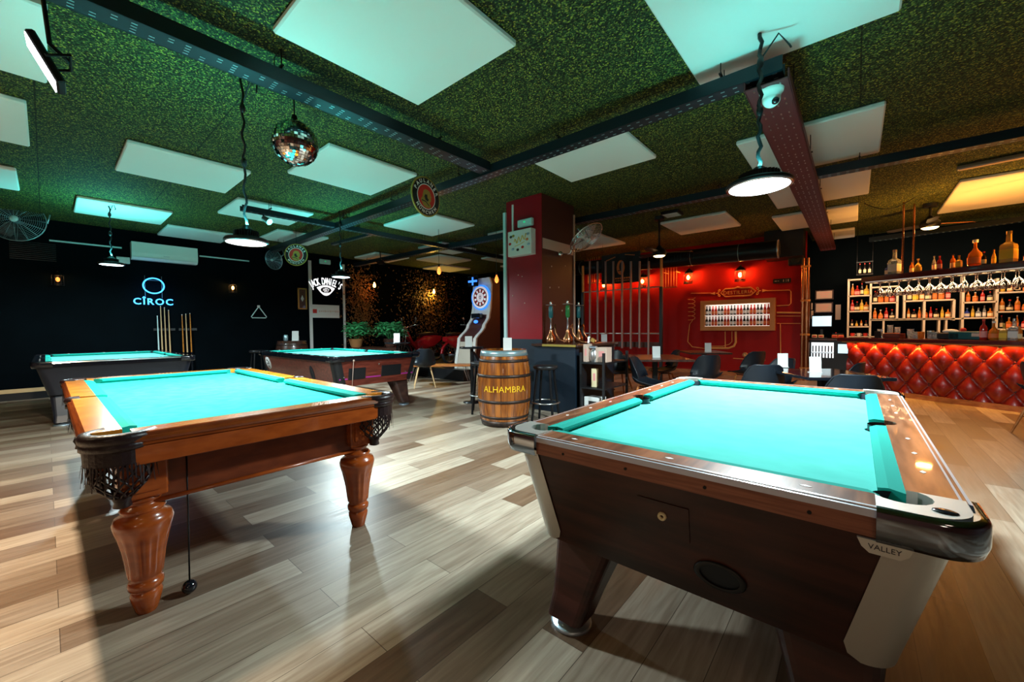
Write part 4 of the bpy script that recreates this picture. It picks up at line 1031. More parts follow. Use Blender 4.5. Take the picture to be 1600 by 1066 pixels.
# small round tables with cards
def round_table(loc, H, R, label):
    t = thing('round_table', label, 'table', loc, 0, 'small round black tables'); MB().lathe([(.0005, H-.03), (R, H-.03), (R, H), (.0005, H)], n=28, cap=False).build('top', 'black_gloss', t)
    MB().cyl((0, 0, .02), (0, 0, H-.03), .03, n=12).build('column', 'black_metal', t); MB().lathe([(R*.75, 0), (R*.75, .012), (.04, .03)], n=24).build('base', 'black_metal', t)
round_table((-7.78, 5.12, 0), .92, .28, 'round black high table with a white card behind the black chair')
card(Vector((-7.70, 5.05, .921)), YAW, 'white card standing behind the black bucket chair', 1.35)
round_table((-4.78, 4.55, 0), .92, .20, 'narrow black high table with a white card left of the lettered barrel')
card(Vector((-4.75, 4.45, .921)), YAW, 'white card standing between dart machine and lettered barrel', 1.15)
# far barrel table with cups
t = thing('barrel', 'dark barrel table against the black wall behind the middle pool table', 'barrel', (-10.55, 3.95, 0)); MB().lathe([(br(z)*1.1, z) for z in [.95*i/12 for i in range(13)]]+[(.0005, .95)], n=28, cap=False).build('body', 'dark_wood', t)
for z in (.12, .35, .6, .85): MB().lathe([(br(z)*1.1+.004, z-.015), (br(z)*1.1+.004, z+.015)], n=28, cap=False).build('hoop', 'hoop', t)
card(Vector((-10.35, 3.95, .951)), YAW, 'white card on the dark barrel by the black wall', 1.6)
for k, (dx, dy, h) in enumerate(((.06, -.18, .15), (.1, .06, .13))):
    o = thing('glass_jar', 'blue tinted glass jar on the dark barrel, %s the white card' % ('left of' if k == 0 else 'in front of'), 'jar', (-10.5+dx, 3.95+dy, .951), 0, 'glass jars on the dark barrel'); MB().lathe([(.04, 0), (.05, .02), (.05, h*.8), (.035, h)], n=14).build('body', 'spec_metal', o)
tag(stool('bar_stool', (-9.9, 3.0, 0), 0, .78, 'black stool between the far tables against the dark wall'), None)
# potted plants
def fern(loc, label, rim, n=34, spread=.45, m='leaf', pot='wicker', h=.55):
    t = thing('potted_fern', label, 'plant', loc, 0, 'leafy potted plants')
    MB().lathe([(.10, 0), (.13, .05), (.17, .20), (.18, .21), (.15, .20), (.0005, .19)], n=24).build('pot', pot, t)
    b = MB()
    for i in range(n):
        a = random.uniform(0, 2*PI); L_ = random.uniform(.5, 1)*spread; hh = random.uniform(.25, 1)*h
        base = Vector((.03*math.cos(a), .03*math.sin(a), .19)); tip = Vector((L_*math.cos(a), L_*math.sin(a), .2+hh*.6)); mid = Vector((L_*.5*math.cos(a), L_*.5*math.sin(a), .22+hh))
        pts = [base*(1-u)**2+mid*2*u*(1-u)+tip*u*u for u in [k/6 for k in range(7)]]
        b.tube(pts, .0025, n=4)
        side = Vector((-math.sin(a), math.cos(a), 0))
        for k in range(2, 7):
            p_ = pts[k]; tdir = (pts[k]-pts[k-1]).normalized()
            for s in (-1, 1):
                ln = .14*(1.1-abs(k-4)*.12); e = p_+side*s*ln+tdir*ln*.6+Vector((0, 0, -.015)); w_ = tdir*.034
                mdl = (p_+e)/2
                b.add([p_, mdl-w_+Vector((0, 0, .008)), e, mdl+w_+Vector((0, 0, .008))], [[0, 1, 2, 3]])
    b.build('foliage', m, t)
q = onY(530, 546, 5.0)
t = thing('plant_stand', 'dark stand under the basket plants behind the middle pool table', 'stand', (-9.0, 5.25, 0)); MB().box((0, 0, .40), (1.3, .6, .74)).build('body', 'dark_wood', t)
fern((-9.35, 4.98, .77), 'leafy green fern in a wicker basket behind the middle pool table', 0, m='leaf', spread=.42)
fern((-8.68, 5.52, .77), 'second darker leafy plant right of the wicker basket fern', 0, pot='dark_wood', n=40, spread=.42)
# foliage covered wall sections with lamps
def foliage_wall(yc, zc, ry, rz, label, n=1500, seed=1):
    random.seed(seed); b = MB()
    for i in range(n):
        r = random.gauss(0, .42); r2 = random.gauss(0, .42); y = yc+ry*r; z = zc+rz*r2
        if z > 3.2 or z < .3: continue
        x = WX+random.uniform(.0, .16); s = random.uniform(.02, .045); a = random.uniform(0, PI); tl = random.uniform(-.7, .7)
        d = Vector((math.sin(tl)*.6, math.cos(a), math.sin(a)))*s; e = Vector((math.cos(tl)*.5, -math.sin(a), math.cos(a)))*s*.5
        c_ = Vector((x+.03, y, z)); b.add([c_-d, c_+e, c_+d, c_-e], [[0, 1, 2, 3]])
    tag(b.build('wall_foliage', 'leaf_dark'), label, 'foliage', None, 'stuff')
foliage_wall(8.8, 1.95, 1.5, 1.9, 'dense leafy wall covering lit by a yellow lamp', 2200, 3)
foliage_wall(6.2, 1.9, .6, 1.6, 'reddish leafy wall covering lit by an orange lamp', 1500, 4)
def hang_bulb(px, py, v, label, P, col, bulb='em_bulb', wall=False):
    p_ = CC+_ray(px, py)*v; t = thing('teardrop_bulb', label, 'hanging bulb', p_, 0, 'orange teardrop bulbs')
    MB().lathe([(.0005, -.07), (.03, -.05), (.042, -.01), (.03, .04), (.014, .07), (.012, .09)], n=14).build('bulb', bulb, t)
    MB().cyl((0, 0, .09), (0, 0, .14), .018, n=10).build('socket', 'black_metal', t); MB().tube([(0, 0, .13), (0, 0, CE-p_.z)], .004, n=5).build('cord', 'black', t)
    if P: light('POINT', p_+Vector((.0, -.0, -.12)), P, col, .04, name='bulb_glow')
hang_bulb(585, 446, 12.0, 'orange teardrop bulb farthest left, before reddish leaves', 3.5, (1, .3, .06))
hang_bulb(678, 456, 13.9, 'yellow bulb glowing in front of the leafy wall', 22, (1, .60, .10))
hang_bulb(686, 424, 8.2, 'orange teardrop bulb under the dim panels in the centre', 2.0, (1, .35, .08), 'em_bulb_dim')
hang_bulb(776, 437, 8.0, 'red orange teardrop bulb just left of the pillar', 2.0, (1, .25, .05), 'em_bulb_dim')

# ================================================================ DART MACHINE
t = thing('dart_machine', 'curved white electronic dart machine with lit board, left of the pillar', 'dart machine', (-7.05, 7.15, 0), .02)
def dp(z):   # profile depth of the front at height z
    tbl = [(0, -.70), (.3, -.70), (.95, -.60), (1.25, -.30), (1.5, -.13), (1.75, -.08), (2.1, -.05), (2.3, -.04), (2.45, -.12)]
    for i in range(len(tbl)-1):
        if tbl[i][0] <= z <= tbl[i+1][0]: f = (z-tbl[i][0])/(tbl[i+1][0]-tbl[i][0]); f = f*f*(3-2*f); return tbl[i][1]+(tbl[i+1][1]-tbl[i][1])*f
    return tbl[-1][1]
zs = [2.45*i/30 for i in range(31)]
b = MB(); b.loft([[(-.26, dp(z), z), (.26, dp(z), z), (.26, .30, z), (-.26, .30, z)] for z in zs], smooth=False); b.build('cabinet', 'brown_paint', t)
for sx in (-1, 1): MB().loft([[(sx*.27-.045, dp(z)-.03, z), (sx*.27+.045, dp(z)-.03, z), (sx*.27+.045, dp(z)+.02, z), (sx*.27-.045, dp(z)+.02, z)] for z in zs], smooth=False).build('side_rib', 'white_gloss', t)
MB().loft([[(-.24, dp(z)-.012, z), (.24, dp(z)-.012, z), (.24, dp(z), z), (-.24, dp(z), z)] for z in zs if z < 1.15 or z > 1.5], smooth=False).build('front_panel', 'white_gloss', t) if False else None
MB().loft([[(-.24, dp(z)-.012, z), (.24, dp(z)-.012, z), (.24, dp(z), z), (-.24, dp(z), z)] for z in zs if z <= .98], smooth=False).build('lower_panel', 'basil', t)
MB().loft([[(-.24, dp(z)-.012, z), (.24, dp(z)-.012, z), (.24, dp(z), z), (-.24, dp(z), z)] for z in zs if z >= 1.5], smooth=False).build('upper_panel', 'white_gloss', t)
mm('em_dart', (1, 1, 1), .4, em=(.85, .70, .75), es=.55); mm('em_dart_blue', (.1, .3, 1), .4, em=(.04, .30, 1), es=.9)
DZ = 1.98; Tt = Matrix.Translation((0, -.085, DZ)) @ FRONT
MB().lathe([(.27, 0), (.31, .0), (.31, .05), (.27, .05)], n=40, T=Tt, cap=False).build('halo_ring', 'em_dart_blue', t)
bd = MB().lathe([(.0005, .055), (.27, .055), (.28, .0)], n=40, T=Tt, cap=False).build('board', 'em_dart', t)
b = MB()
for (r0, r1) in ((.225, .20), (.135, .12), (.03, .015)): b.lathe([(r0, .058), (r1, .058)], n=40, T=Tt, cap=False)
for k in range(20):
    a = 2*PI*(k+.5)/20; b.box((.125*math.cos(a), .125*math.sin(a), .058), (.20, .005, .002), T=Tt @ Matrix.Rotation(a, 4, 'Z') @ Matrix.Translation((.125-.125*math.cos(a), -.125*math.sin(a), 0)))
b.build('board_rings', 'black', bd)
b = MB()
for k in range(0, 20, 2):
    a0_, a1_ = 2*PI*(k-.5)/20, 2*PI*(k+.5)/20; ring = [(.20*math.cos(a0_), .20*math.sin(a0_)), (.20*math.cos(a1_), .20*math.sin(a1_)), (.135*math.cos(a1_), .135*math.sin(a1_)), (.135*math.cos(a0_), .135*math.sin(a0_))]
    b.prism(ring, .057, .060, T=Tt)
mm('em_dart_red', (.5, .02, .02), .4); b.build('board_segments', 'em_dart_red', bd)
MB().box((-.16, -.22, 2.38), (.36, .03, .26), bev=.01).build('top_screen', 'black_gloss', t)
b = MB(); b.box((-.16, -.237, 2.38), (.31, .003, .05)); b.box((-.16, -.237, 2.38), (.05, .003, .20)); b.build('screen_glow', 'em_blue', t)
MB().box((0, -.26, 1.52), (.30, .14, .12), T=None, bev=.02).build('control_screen', 'black_gloss', t); MB().sphere((.0, -.30, 1.38), .07, n=16, m=8, sc=(1, .5, .6)).build('button', 'em_blue', t)
light('POINT', t.matrix_basis @ Vector((0, -.7, 2.0)), 3, (.6, .7, 1), .15, name='dart_glow')

# ================================================================ MOPEDS
platform_b = MB().box((-8.9, 8.4, .13), (4.2, 4.4, .26)); struct('trim_11', platform_b, 'black')
def moped(loc, rotz, label):
    t = thing('moped', label, 'moped', loc, rotz, 'vintage red mopeds in the dark corner')
    for x in (-.58, .58):
        w_ = MB(); T = Matrix.Translation((x, 0, .28)) @ FRONT; w_.lathe([(.24, -.04), (.28, -.03), (.285, 0), (.28, .03), (.24, .04)], n=30, T=T, cap=False); w_.lathe([(.24, -.04), (.225, 0), (.24, .04)], n=30, T=T, cap=False)
        wo = w_.build('wheel', 'rubber', t); s_ = MB()
        s_.tube([(x+.225*math.cos(2*PI*i/24), 0, .28+.225*math.sin(2*PI*i/24)) for i in range(24)], .012, n=5, closed=True)
        for k in range(12): a = 2*PI*k/12; s_.cyl((x, 0, .28), (x+.225*math.cos(a), 0, .28+.225*math.sin(a)), .003, n=4)
        s_.cyl((x, -.05, .28), (x, .05, .28), .03, n=10); s_.build('spokes', 'chrome', wo)
        f = MB(); f.loft([[(x+rr*math.cos(a), y, .28+rr*math.sin(a)) for (rr, y) in ((.30, -.06), (.33, 0), (.30, .06), (.32, .0))] for a in [PI*.02+PI*.96*i/14 for i in range(15)]]); f.build('mudguard', 'moped_red', t)
    b = MB(); b.loft([[(-.75, y, z) for (y, z) in rrect(.09, .06, .03, 3, 0, .68)], [(-.45, y, z) for (y, z) in rrect(.15, .17, .06, 3, 0, .60)], [(-.1, y, z) for (y, z) in rrect(.16, .19, .06, 3, 0, .56)], [(.12, y, z) for (y, z) in rrect(.08, .12, .04, 3, 0, .48)]]); b.build('body', 'moped_red', t)
    b = MB(); b.loft([[(.10, y, z) for (y, z) in rrect(.06, .05, .03, 3, 0, .40)], [(.28, y, z) for (y, z) in rrect(.08, .07, .03, 3, 0, .58)], [(.42, y, z) for (y, z) in rrect(.09, .09, .03, 3, 0, .80)], [(.46, y, z) for (y, z) in rrect(.05, .05, .03, 3, 0, .95)]]); b.build('fuel_tank', 'moped_red', t)
    b = MB(); b.loft([[(-.62, y, z) for (y, z) in rrect(.10, .03, .02, 3, 0, .80)], [(-.3, y, z) for (y, z) in rrect(.14, .05, .03, 3, 0, .81)], [(.05, y, z) for (y, z) in rrect(.08, .03, .02, 3, 0, .78)]]); b.build('seat', 'leather', t)
    MB().tube([(.58, -.06, .28), (.46, -.06, .92), (.42, 0, .98), (.46, .06, .92), (.58, .06, .28)], .018, n=6).build('fork', 'chrome', t)
    MB().tube([(.22, -.34, 1.06), (.36, -.28, 1.06), (.44, -.08, 1.0), (.44, .08, 1.0), (.36, .28, 1.06), (.22, .34, 1.06)], .014, n=6).build('handlebar', 'chrome', t)
    MB().sphere((.56, 0, .93), .085, n=16, m=10, sc=(.9, 1, 1)).build('headlight', 'chrome', t)
    b = MB(); b.tube([(.36, -.28, 1.06), (.36, -.33, 1.2)], .006, n=5); b.sphere((.36, -.34, 1.24), .045, n=12, m=8, sc=(.3, 1, 1)); b.tube([(.36, .28, 1.06), (.36, .33, 1.2)], .006, n=5); b.sphere((.36, .34, 1.24), .045, n=12, m=8, sc=(.3, 1, 1)); b.build('mirror', 'chrome', t)
    b = MB(); b.cyl((-.02, -.13, .32), (-.02, .13, .32), .12, n=16); b.tube([(.1, -.14, .3), (-.3, -.16, .22), (-.75, -.16, .26)], .03, n=8); b.build('engine', 'steel', t)
    return t
m1 = moped((-9.6, 7.05, .26), YAW+PI+.85, 'red moped farthest left behind the middle pool table')
m2 = moped((-8.35, 7.65, .26), YAW+.95, 'red moped with shiny headlight behind the black bucket chair')
m3 = moped((-5.75, 8.5, 0), YAW+PI, 'dark red moped between dart machine and red pillar')
b = MB().tube([(.38, -.12, .98), (.40, -.13, 1.12), (.36, -.05, 1.24), (.36, .05, 1.24), (.40, .13, 1.12), (.38, .12, .98)], .018, n=6, closed=True); b.build('windscreen_frame', 'white', m2)
# ================================================================ RED BACK WALL
def rw(px, py, off=0): return onY(px, py, RY-off)
LR = 'lanterns on the red wall'
RC = (1, .30, .05)
for (px, py, lb) in ((1079, 434, 'glowing caged lantern on the red wall left of the lettered gold scroll'), (1159, 430, 'glowing caged lantern on the red wall right above the gold scroll'), (1008, 440, 'caged lantern on the red wall behind the right pipes'), (948, 446, 'caged lantern on the red wall behind the left pipes')):
    q = rw(px, py); lantern(lb, (q.x, RY, q.z), 0, 'em_bulb', 42, RC, 1.25, LR)
# distillery frame cabinet
q0, q1 = rw(1096.5, 471), rw(1212, 516.5); cx, cz = (q0.x+q1.x)/2, (q0.z+q1.z)/2; w_, h_ = q1.x-q0.x, q0.z-q1.z
t = thing('display_cabinet', 'gold framed lit wall cabinet full of beer bottles on the red wall', 'cabinet', (cx, RY, q1.z))
fw = .105; b = MB()
b.box((0, -.06, h_-fw/2), (w_, .12, fw)); b.box((0, -.06, fw/2), (w_, .12, fw)); b.box((-w_/2+fw/2, -.06, h_/2), (fw, .12, h_-2*fw)); b.box((w_/2-fw/2, -.06, h_/2), (fw, .12, h_-2*fw)); b.build('frame', 'bronze_frame', t)
MB().box((0, -.008, h_/2), (w_-2*fw, .012, h_-2*fw)).build('lit_back', 'em_shelf', t)
b = MB(); b.box((0, -.055, h_/2), (w_-2*fw, .09, .016)); b.box((0, -.055, fw+.008), (w_-2*fw, .09, .014)); b.build('shelf', 'em_shelf', t)
def beer(h, gl, lab, cap, name='beer_bottle', r=None):
    """one bottle with its label and cap"""
    r = r or h*.125; t = thing(name, 'x', 'bottle', (0, 0, 0))
    MB().lathe([(r*.9, 0), (r, h*.03), (r, h*.52), (r*.85, h*.62), (r*.42, h*.74), (r*.38, h*.93), (r*.45, h*.95)], n=14).build('body', gl, t)
    MB().lathe([(r*1.02, h*.14), (r*1.02, h*.44)], n=14, cap=False).build('label', lab, t)
    MB().cyl((0, 0, h*.94), (0, 0, h), r*.48, n=10).build('cap', cap, t)
    return t
ORD = ['first', 'second', 'third', 'fourth', 'fifth', 'sixth', 'seventh', 'eighth', 'ninth', 'tenth', 'eleventh', 'twelfth', 'thirteenth', 'fourteenth', 'fifteenth', 'sixteenth', 'seventeenth', 'eighteenth', 'nineteenth', 'twentieth', 'twenty first', 'twenty second', 'twenty third', 'twenty fourth']
inner = w_-2*fw; nb = 20; ih = (h_-2*fw)/2
pr_ = {}
for row in (1, 0):
    for i in range(nb):
        kind = 'dark' if (i % 4) < 2 else 'red'
        x = cx-inner/2+inner*(i+.5)/nb; z = q1.z+fw+.016+row*(h_/2+.008-fw-.016)
        lb = '%s beer bottle, %s label, %s from left, %s row of the lit cabinet' % ('dark' if kind == 'dark' else 'reddish', 'round white' if kind == 'dark' else 'orange', ORD[i], 'upper' if row else 'lower')
        if kind not in pr_:
            pr_[kind] = beer(ih*.86, 'glass_dark' if kind == 'dark' else 'glass_red', 'label_white' if kind == 'dark' else 'label_orange', 'black' if kind == 'dark' else 'label_red', r=inner/nb*.45)
            o = pr_[kind]; o.location = (x, RY-.06, z); o['label'] = lb; o['group'] = 'beer bottles in the gold framed cabinet'
        else: dup(pr_[kind], (x, RY-.06, z), 0, lb, 'beer bottles in the gold framed cabinet')
light('AREA', (cx, RY-.115, q0.z-.11), 1.6, (1, .88, .75), w_*.75, .01, direction=(0, .25, -1), name='cabinet_fill')  # extra light added inside the frame to brighten the bottle labels
# lettered gold scroll
q = rw(1153, 456.5); t = thing('wall_scroll', 'gold scroll plaque with lettering painted on the red wall', 'sign', (q.x, RY, q.z))
SW = (rw(1180, 457).x-rw(1125, 457).x)
b = MB(); hw, hh = SW/2, .10
out = [(-hw*.72, hh), (-hw*.2, hh*1.0), (0, hh*1.3), (hw*.2, hh*1.0), (hw*.72, hh), (hw, 0), (hw*.72, -hh), (-hw*.72, -hh), (-hw, 0)]
b.tube([(x, -.012, z) for x, z in out], .010, n=6, closed=True, smooth=False); b.tube([(x*.94, -.012, z*.82) for x, z in out], .004, n=5, closed=True, smooth=False)
for sx in (-1, 1):
    for sz in (-1, 1): b.tube([(sx*(hw+.02+.05*u+.035*math.cos(6*u)), -.012, sz*(.03+.05*math.sin(5*u)+.02*u)) for u in [i/12 for i in range(13)]], .008, n=5)
    b.prism([(sx*(hw+.13), .035), (sx*(hw+.24), 0), (sx*(hw+.13), -.035)], .006, .016, T=FRONT)
b.build('border', 'gold_flat', t)
b = MB(); lettering(b, 'DESTILERIA', .115, (0, -.012, -.01), .003, spacing=1.12); b.build('lettering', 'gold_flat', t)
# exit style plate
q = rw(1222, 439); t = thing('wall_plate', 'small dark plate with pale marks at the right of the red wall', 'sign', (q.x, RY, q.z)); MB().box((0, -.015, 0), (.34, .02, .10)).build('plate', 'black', t)
b = MB()
for (x, w1, h1) in ((-.12, .04, .02), (-.07, .03, .012), (.03, .015, .05), (.08, .008, .06), (.12, .02, .05)): b.box((x, -.026, 0), (w1, .004, h1))
b.build('marks', 'paper_warm', t)
# painted copper pipes decor
def rpipe(pts, r, label, m='gold_flat', name='wall_pipe'):
    P_ = [rw(x, y) for x, y in pts]; b = MB(); b.tube([(p.x, RY-.02, p.z) for p in P_], r, n=6, smooth=False); tag(b.build(name, m), label, 'pipe', 'thin gold pipes on the red wall')
rpipe([(1080, 458.5), (1112, 458)], .008, 'thin gold pipe left of the gold scroll')
rpipe([(1198, 454.5), (1234, 453.5), (1236, 456), (1236, 474), (1233, 477), (1214, 478)], .010, 'thin gold pipe looping right of the gold scroll')
rpipe([(1214, 488.5), (1253, 489)], .020, 'pair of gold pipes right of the lit cabinet, upper one'); rpipe([(1214, 494), (1253, 494)], .008, 'thin gold pipe right of the lit cabinet, under the thick one')
rpipe([(1214, 505.5), (1253, 505.5)], .007, 'thin gold pipe leaving the lower right corner of the lit cabinet'); rpipe([(1219.5, 506), (1220, 560)], .009, 'thin gold pipe dropping down right of the lit cabinet')
rpipe([(1150, 518), (1150, 535), (1147, 541), (1139, 544), (1105, 544)], .026, 'thick gold pipe curving down under the lit cabinet'); rpipe([(1133.5, 518), (1133.5, 544)], .010, 'short gold pipe under the left half of the lit cabinet')
rpipe([(1144, 518), (1144, 534), (1140, 538), (1130, 541), (1104, 541)], .008, 'thin gold pipe inside the thick curved one under the cabinet')
rpipe([(1146, 560), (1196, 563)], .009, 'thin gold pipe under the three round gauges'); rpipe([(1078, 507), (1076, 524), (1075, 534), (1082, 542), (1104, 545)], .010, 'gold pipe curling below the copper coil on the red wall')
b = MB(); pts = []
for i in range(80):
    u = i/79; q = rw(1081+5.5*math.cos(u*11*PI), 465+35*u+1.5*math.sin(u*11*PI)); pts.append((q.x, RY-.02, q.z))
b.tube(pts, .007, n=5); b.tube([(rw(1083, 500).x, RY-.02, rw(1083, 500).z), (rw(1078, 507).x, RY-.02, rw(1078, 507).z)], .007, n=5); tag(b.build('copper_coil', 'gold_flat'), 'thin spiral coil on the red wall left of the lit cabinet', 'coil')
for i, px in enumerate((1164.5, 1177.5, 1191.5)):
    q = rw(px, 554.5); t = thing('gauge', '%s of three round gauges low on the red wall' % ('left', 'middle', 'right')[i], 'gauge', (q.x, RY, q.z), 0, 'gauges on the red wall')
    MB().lathe([(.055, 0), (.055, .03), (.045, .034), (.0005, .03)], n=22, T=FRONT, cap=False).build('dial', 'gold_flat', t); MB().tube([(.04*math.cos(a), -.034, .04*math.sin(a)) for a in [2*PI*k/16 for k in range(16)]], .005, n=4, closed=True).tube([(0, -.036, 0), (.02, -.036, .025)], .003, n=4).build('needle_ring', 'leather', t)
# copper columns at right end of the red wall
for (px, lb, r) in ((1254, 'slim shiny copper column at the right end of the red wall', .035), (1261, 'second copper column nearest the till corner', .045)):
    q = onY(px, 500, RY-.06); t = thing('copper_column', lb, 'column', (q.x, RY-.06, 0), 0, 'copper columns beside the red wall'); MB().cyl((0, 0, 0), (0, 0, 2.7), r, n=16).build('shaft', 'copper', t)
    b = MB()
    for z in (.25, 1.0, 1.75, 2.5): b.cyl((0, 0, z), (0, 0, z+.04), r*1.25, n=16)
    b.build('collars', 'bronze_frame', t)
# speaker on the wall end
q = onY(1244, 402, RY-.05); t = thing('loudspeaker', 'black loudspeaker high at the right end of the red wall', 'speaker', (q.x, RY-.02, q.z)); MB().box((0, -.1, 0), (.26, .2, .38), bev=.01).build('cabinet', 'black', t)
MB().lathe([(.09, 0), (.08, .008), (.0005, .002)], n=24, T=Matrix.Translation((0, -.2, -.06)) @ FRONT, cap=False).build('woofer', 'rubber', t); MB().sphere((0, -.2, .11), .018, n=10, m=6).build('tweeter', 'steel', t)
q = onY(900, 432, 9.6); t = thing('loudspeaker', 'black loudspeaker at the left end of the pipes, beside the pillar', 'speaker', (q.x, 9.25, q.z)); MB().box((0, 0, 0), (.26, .22, .42), bev=.01).build('cabinet', 'black', t)
MB().lathe([(.09, 0), (.08, .008), (.0005, .002)], n=24, T=Matrix.Translation((0, -.11, -.06)) @ FRONT, cap=False).build('woofer', 'rubber', t); MB().cyl((0, 0, .2), (0, 0, CE-q.z), .015, n=8).build('pole', 'black_metal', t)
# black round air duct
DY = 9.6; d0, d1 = onY(905, 404, DY), onY(1215, 391, DY); zc = (d0.z*.35+d1.z*.65)
t = thing('air_duct', 'long round black air duct running in front of the red wall', 'air duct', (d0.x, DY, d1.z+.02))
LD = d1.x-d0.x; b = MB(); b.cyl((-1.2, 0, .10), (LD, 0, 0), .18, n=28); b.build('tube', 'duct', t)
b = MB(); x = .1
while x < LD: b.tube([(x, .182*math.cos(a), .10*(1-(x+1.2)/(LD+1.2))+.182*math.sin(a)) for a in [2*PI*k/24 for k in range(24)]], .006, n=4, closed=True); x += .95
b.build('seams', 'spec_metal', t); b = MB(); b.lathe([(.18, 0), (.19, .02), (.15, .03), (.04, .0), (.0005, -.01)], n=28, T=Matrix.Translation((LD, 0, 0)) @ Matrix.Rotation(PI/2, 4, 'Y'), cap=False); b.build('end_cap', 'steel', t)
for k, x in enumerate((.6, 2.4)):
    b = MB()
    for i in range(10): b.box((x+.07*i, -.183, .05), (.012, .012, .13))
    b.build('grille', 'black_metal', t)
b = MB()
for x in (.2, 2.2, 4.0): b.tube([(x, 0, .15), (x, 0, CE-t.location.z)], .005, n=5)
b.build('hanger', 'black_metal', t)
# soffit in front of the red wall top
struct('trim_10', MB().box((-1.22, 10.7, 3.0), (.70, .58, .6)), 'black')
# pipe screen: black posts, rails and vertical grey tubes
PY = 8.6
def pp(px, py): return onY(px, py, PY)
l_, r_ = pp(911, 500).x, pp(1033, 500).x; zt_, zb_ = pp(911, 457).z, pp(911, 521).z
t = thing('pipe_screen', 'black frame with gold edged posts holding the vertical grey pipes', 'screen', (l_, PY, 0)); WW = r_-l_
for x in (0, WW): MB().box((x, .0, zt_/2), (.06, .06, zt_)).build('post', 'black', t); MB().box((x, 0, (zt_+2.72)/2), (.04, .04, 2.72-zt_)).build('upper_post', 'bronze_frame', t)
MB().cyl((0, 0, zt_), (WW, 0, zt_), .012, n=8).build('top_rail', 'steel', t); MB().cyl((0, 0, zb_), (WW, 0, zb_), .016, n=8).build('lower_rail', 'steel', t)
MB().box((WW/2, .05, zb_-.25), (WW, .03, .12)).build('cross_board', 'dark_wood', t)
for i, (px, yb) in enumerate(((923.5, 536), (935.5, 540), (948, 539), (960, 547), (973.5, 544), (987, 545), (1000.5, 544), (1014.5, 556))):
    q = pp(px, yb); t = thing('grey_pipe', 'vertical grey pipe, %s of the eight before the red wall' % ORD[i].replace('eighth', 'last'), 'pipe', (q.x, PY-.05, q.z), 0, 'vertical grey pipes in the black frame')
    MB().cyl((0, 0, 0), (0, 0, pp(px, 409).z-q.z), .024, n=10).build('tube', 'pipe_grey', t); b = MB(); z1 = pp(px, 470).z-q.z
    for z in (z1, zt_-q.z): b.cyl((0, 0, z-.03), (0, 0, z+.03), .029, n=10)
    b.build('couplings', 'pipe_grey', t)
# thin gold rod racks hanging near the lanterns
def rod_rack(px0, px1, py0, py1, label):
    p0, p1 = onY(px0, py0, RY-.35), onY(px1, py0+5, RY-.35); t = thing('rod_rack', label, 'rack', (p0.x, RY-.35, 0), 0, 'gold rod racks on the red wall')
    n = 6; z0 = p0.z; b = MB(); 
    for i in range(n): x = (p1.x-p0.x)*i/(n-1); b.cyl((x, .25*i/(n-1)*0, z0), (x, 0, z0+.75), .008, n=6)
    
    for x in (.02, p1.x-p0.x-.02): b.box((x, .175, z0+.40), (.015, .35, .015))
    b.build('rods', 'gold_flat', t); MB().box(((p1.x-p0.x)/2, 0, z0), (p1.x-p0.x+.02, .02, .02)).build('base_bar', 'gold_flat', t)
rod_rack(1036, 1057, 450, 410, 'gold rod rack on the red wall right of the pipes')
rod_rack(919, 936, 443, 410, 'gold rod rack behind the leftmost pipes')
# black banner with orange print
q0, q1 = onY(940, 400, 8.9), onY(1001, 440, 8.9); t = thing('banner', 'black hanging banner with an orange printed emblem before the red wall', 'banner', ((q0.x+q1.x)/2, 8.9, q1.z))
BW, BH = q1.x-q0.x, q0.z-q1.z
b = MB(); b.loft([[(-BW/2+BW*i/16, .015*math.sin(i*1.1), z) for i in range(17)] for z in (0, BH*.5, BH)], caps=False, closed=False); b.build('cloth', 'black', t)
b = MB()
for x in (-BW/2+.03, BW/2-.03): b.tube([(x, 0, BH-.02), (x, 0, CE-q1.z)], .004, n=5)
b.build('cords', 'black', t)
b = MB()
b.prism([(.10*math.cos(2*PI*i/24)*1.0+.02, BH*.52+.17*math.sin(2*PI*i/24)) for i in range(24)], .03, .034, T=FRONT); e_ = b.build('emblem', 'label_orange', t)
b = MB(); b.prism([(.045*math.cos(2*PI*i/16)+.03, BH*.55+.10*math.sin(2*PI*i/16)) for i in range(16)], .036, .038, T=FRONT); b.box((.0, -.037, BH*.42), (.10, .003, .02)); b.build('emblem_shadow', 'black', e_)
b = MB()
for k in range(7): b.box((-.10+.055*k, -.034, BH*.16), (.04, .003, .035)); b.box((-.09+.05*k, -.034, BH*.08), (.035, .003, .018)); b.box((-.34+.035*k, -.034, BH*.80+.01*k), (.022, .003, .025)); b.box((.14+.035*k, -.034, BH*.93-.006*k), (.022, .003, .02))
b.build('print', 'label_orange', t)
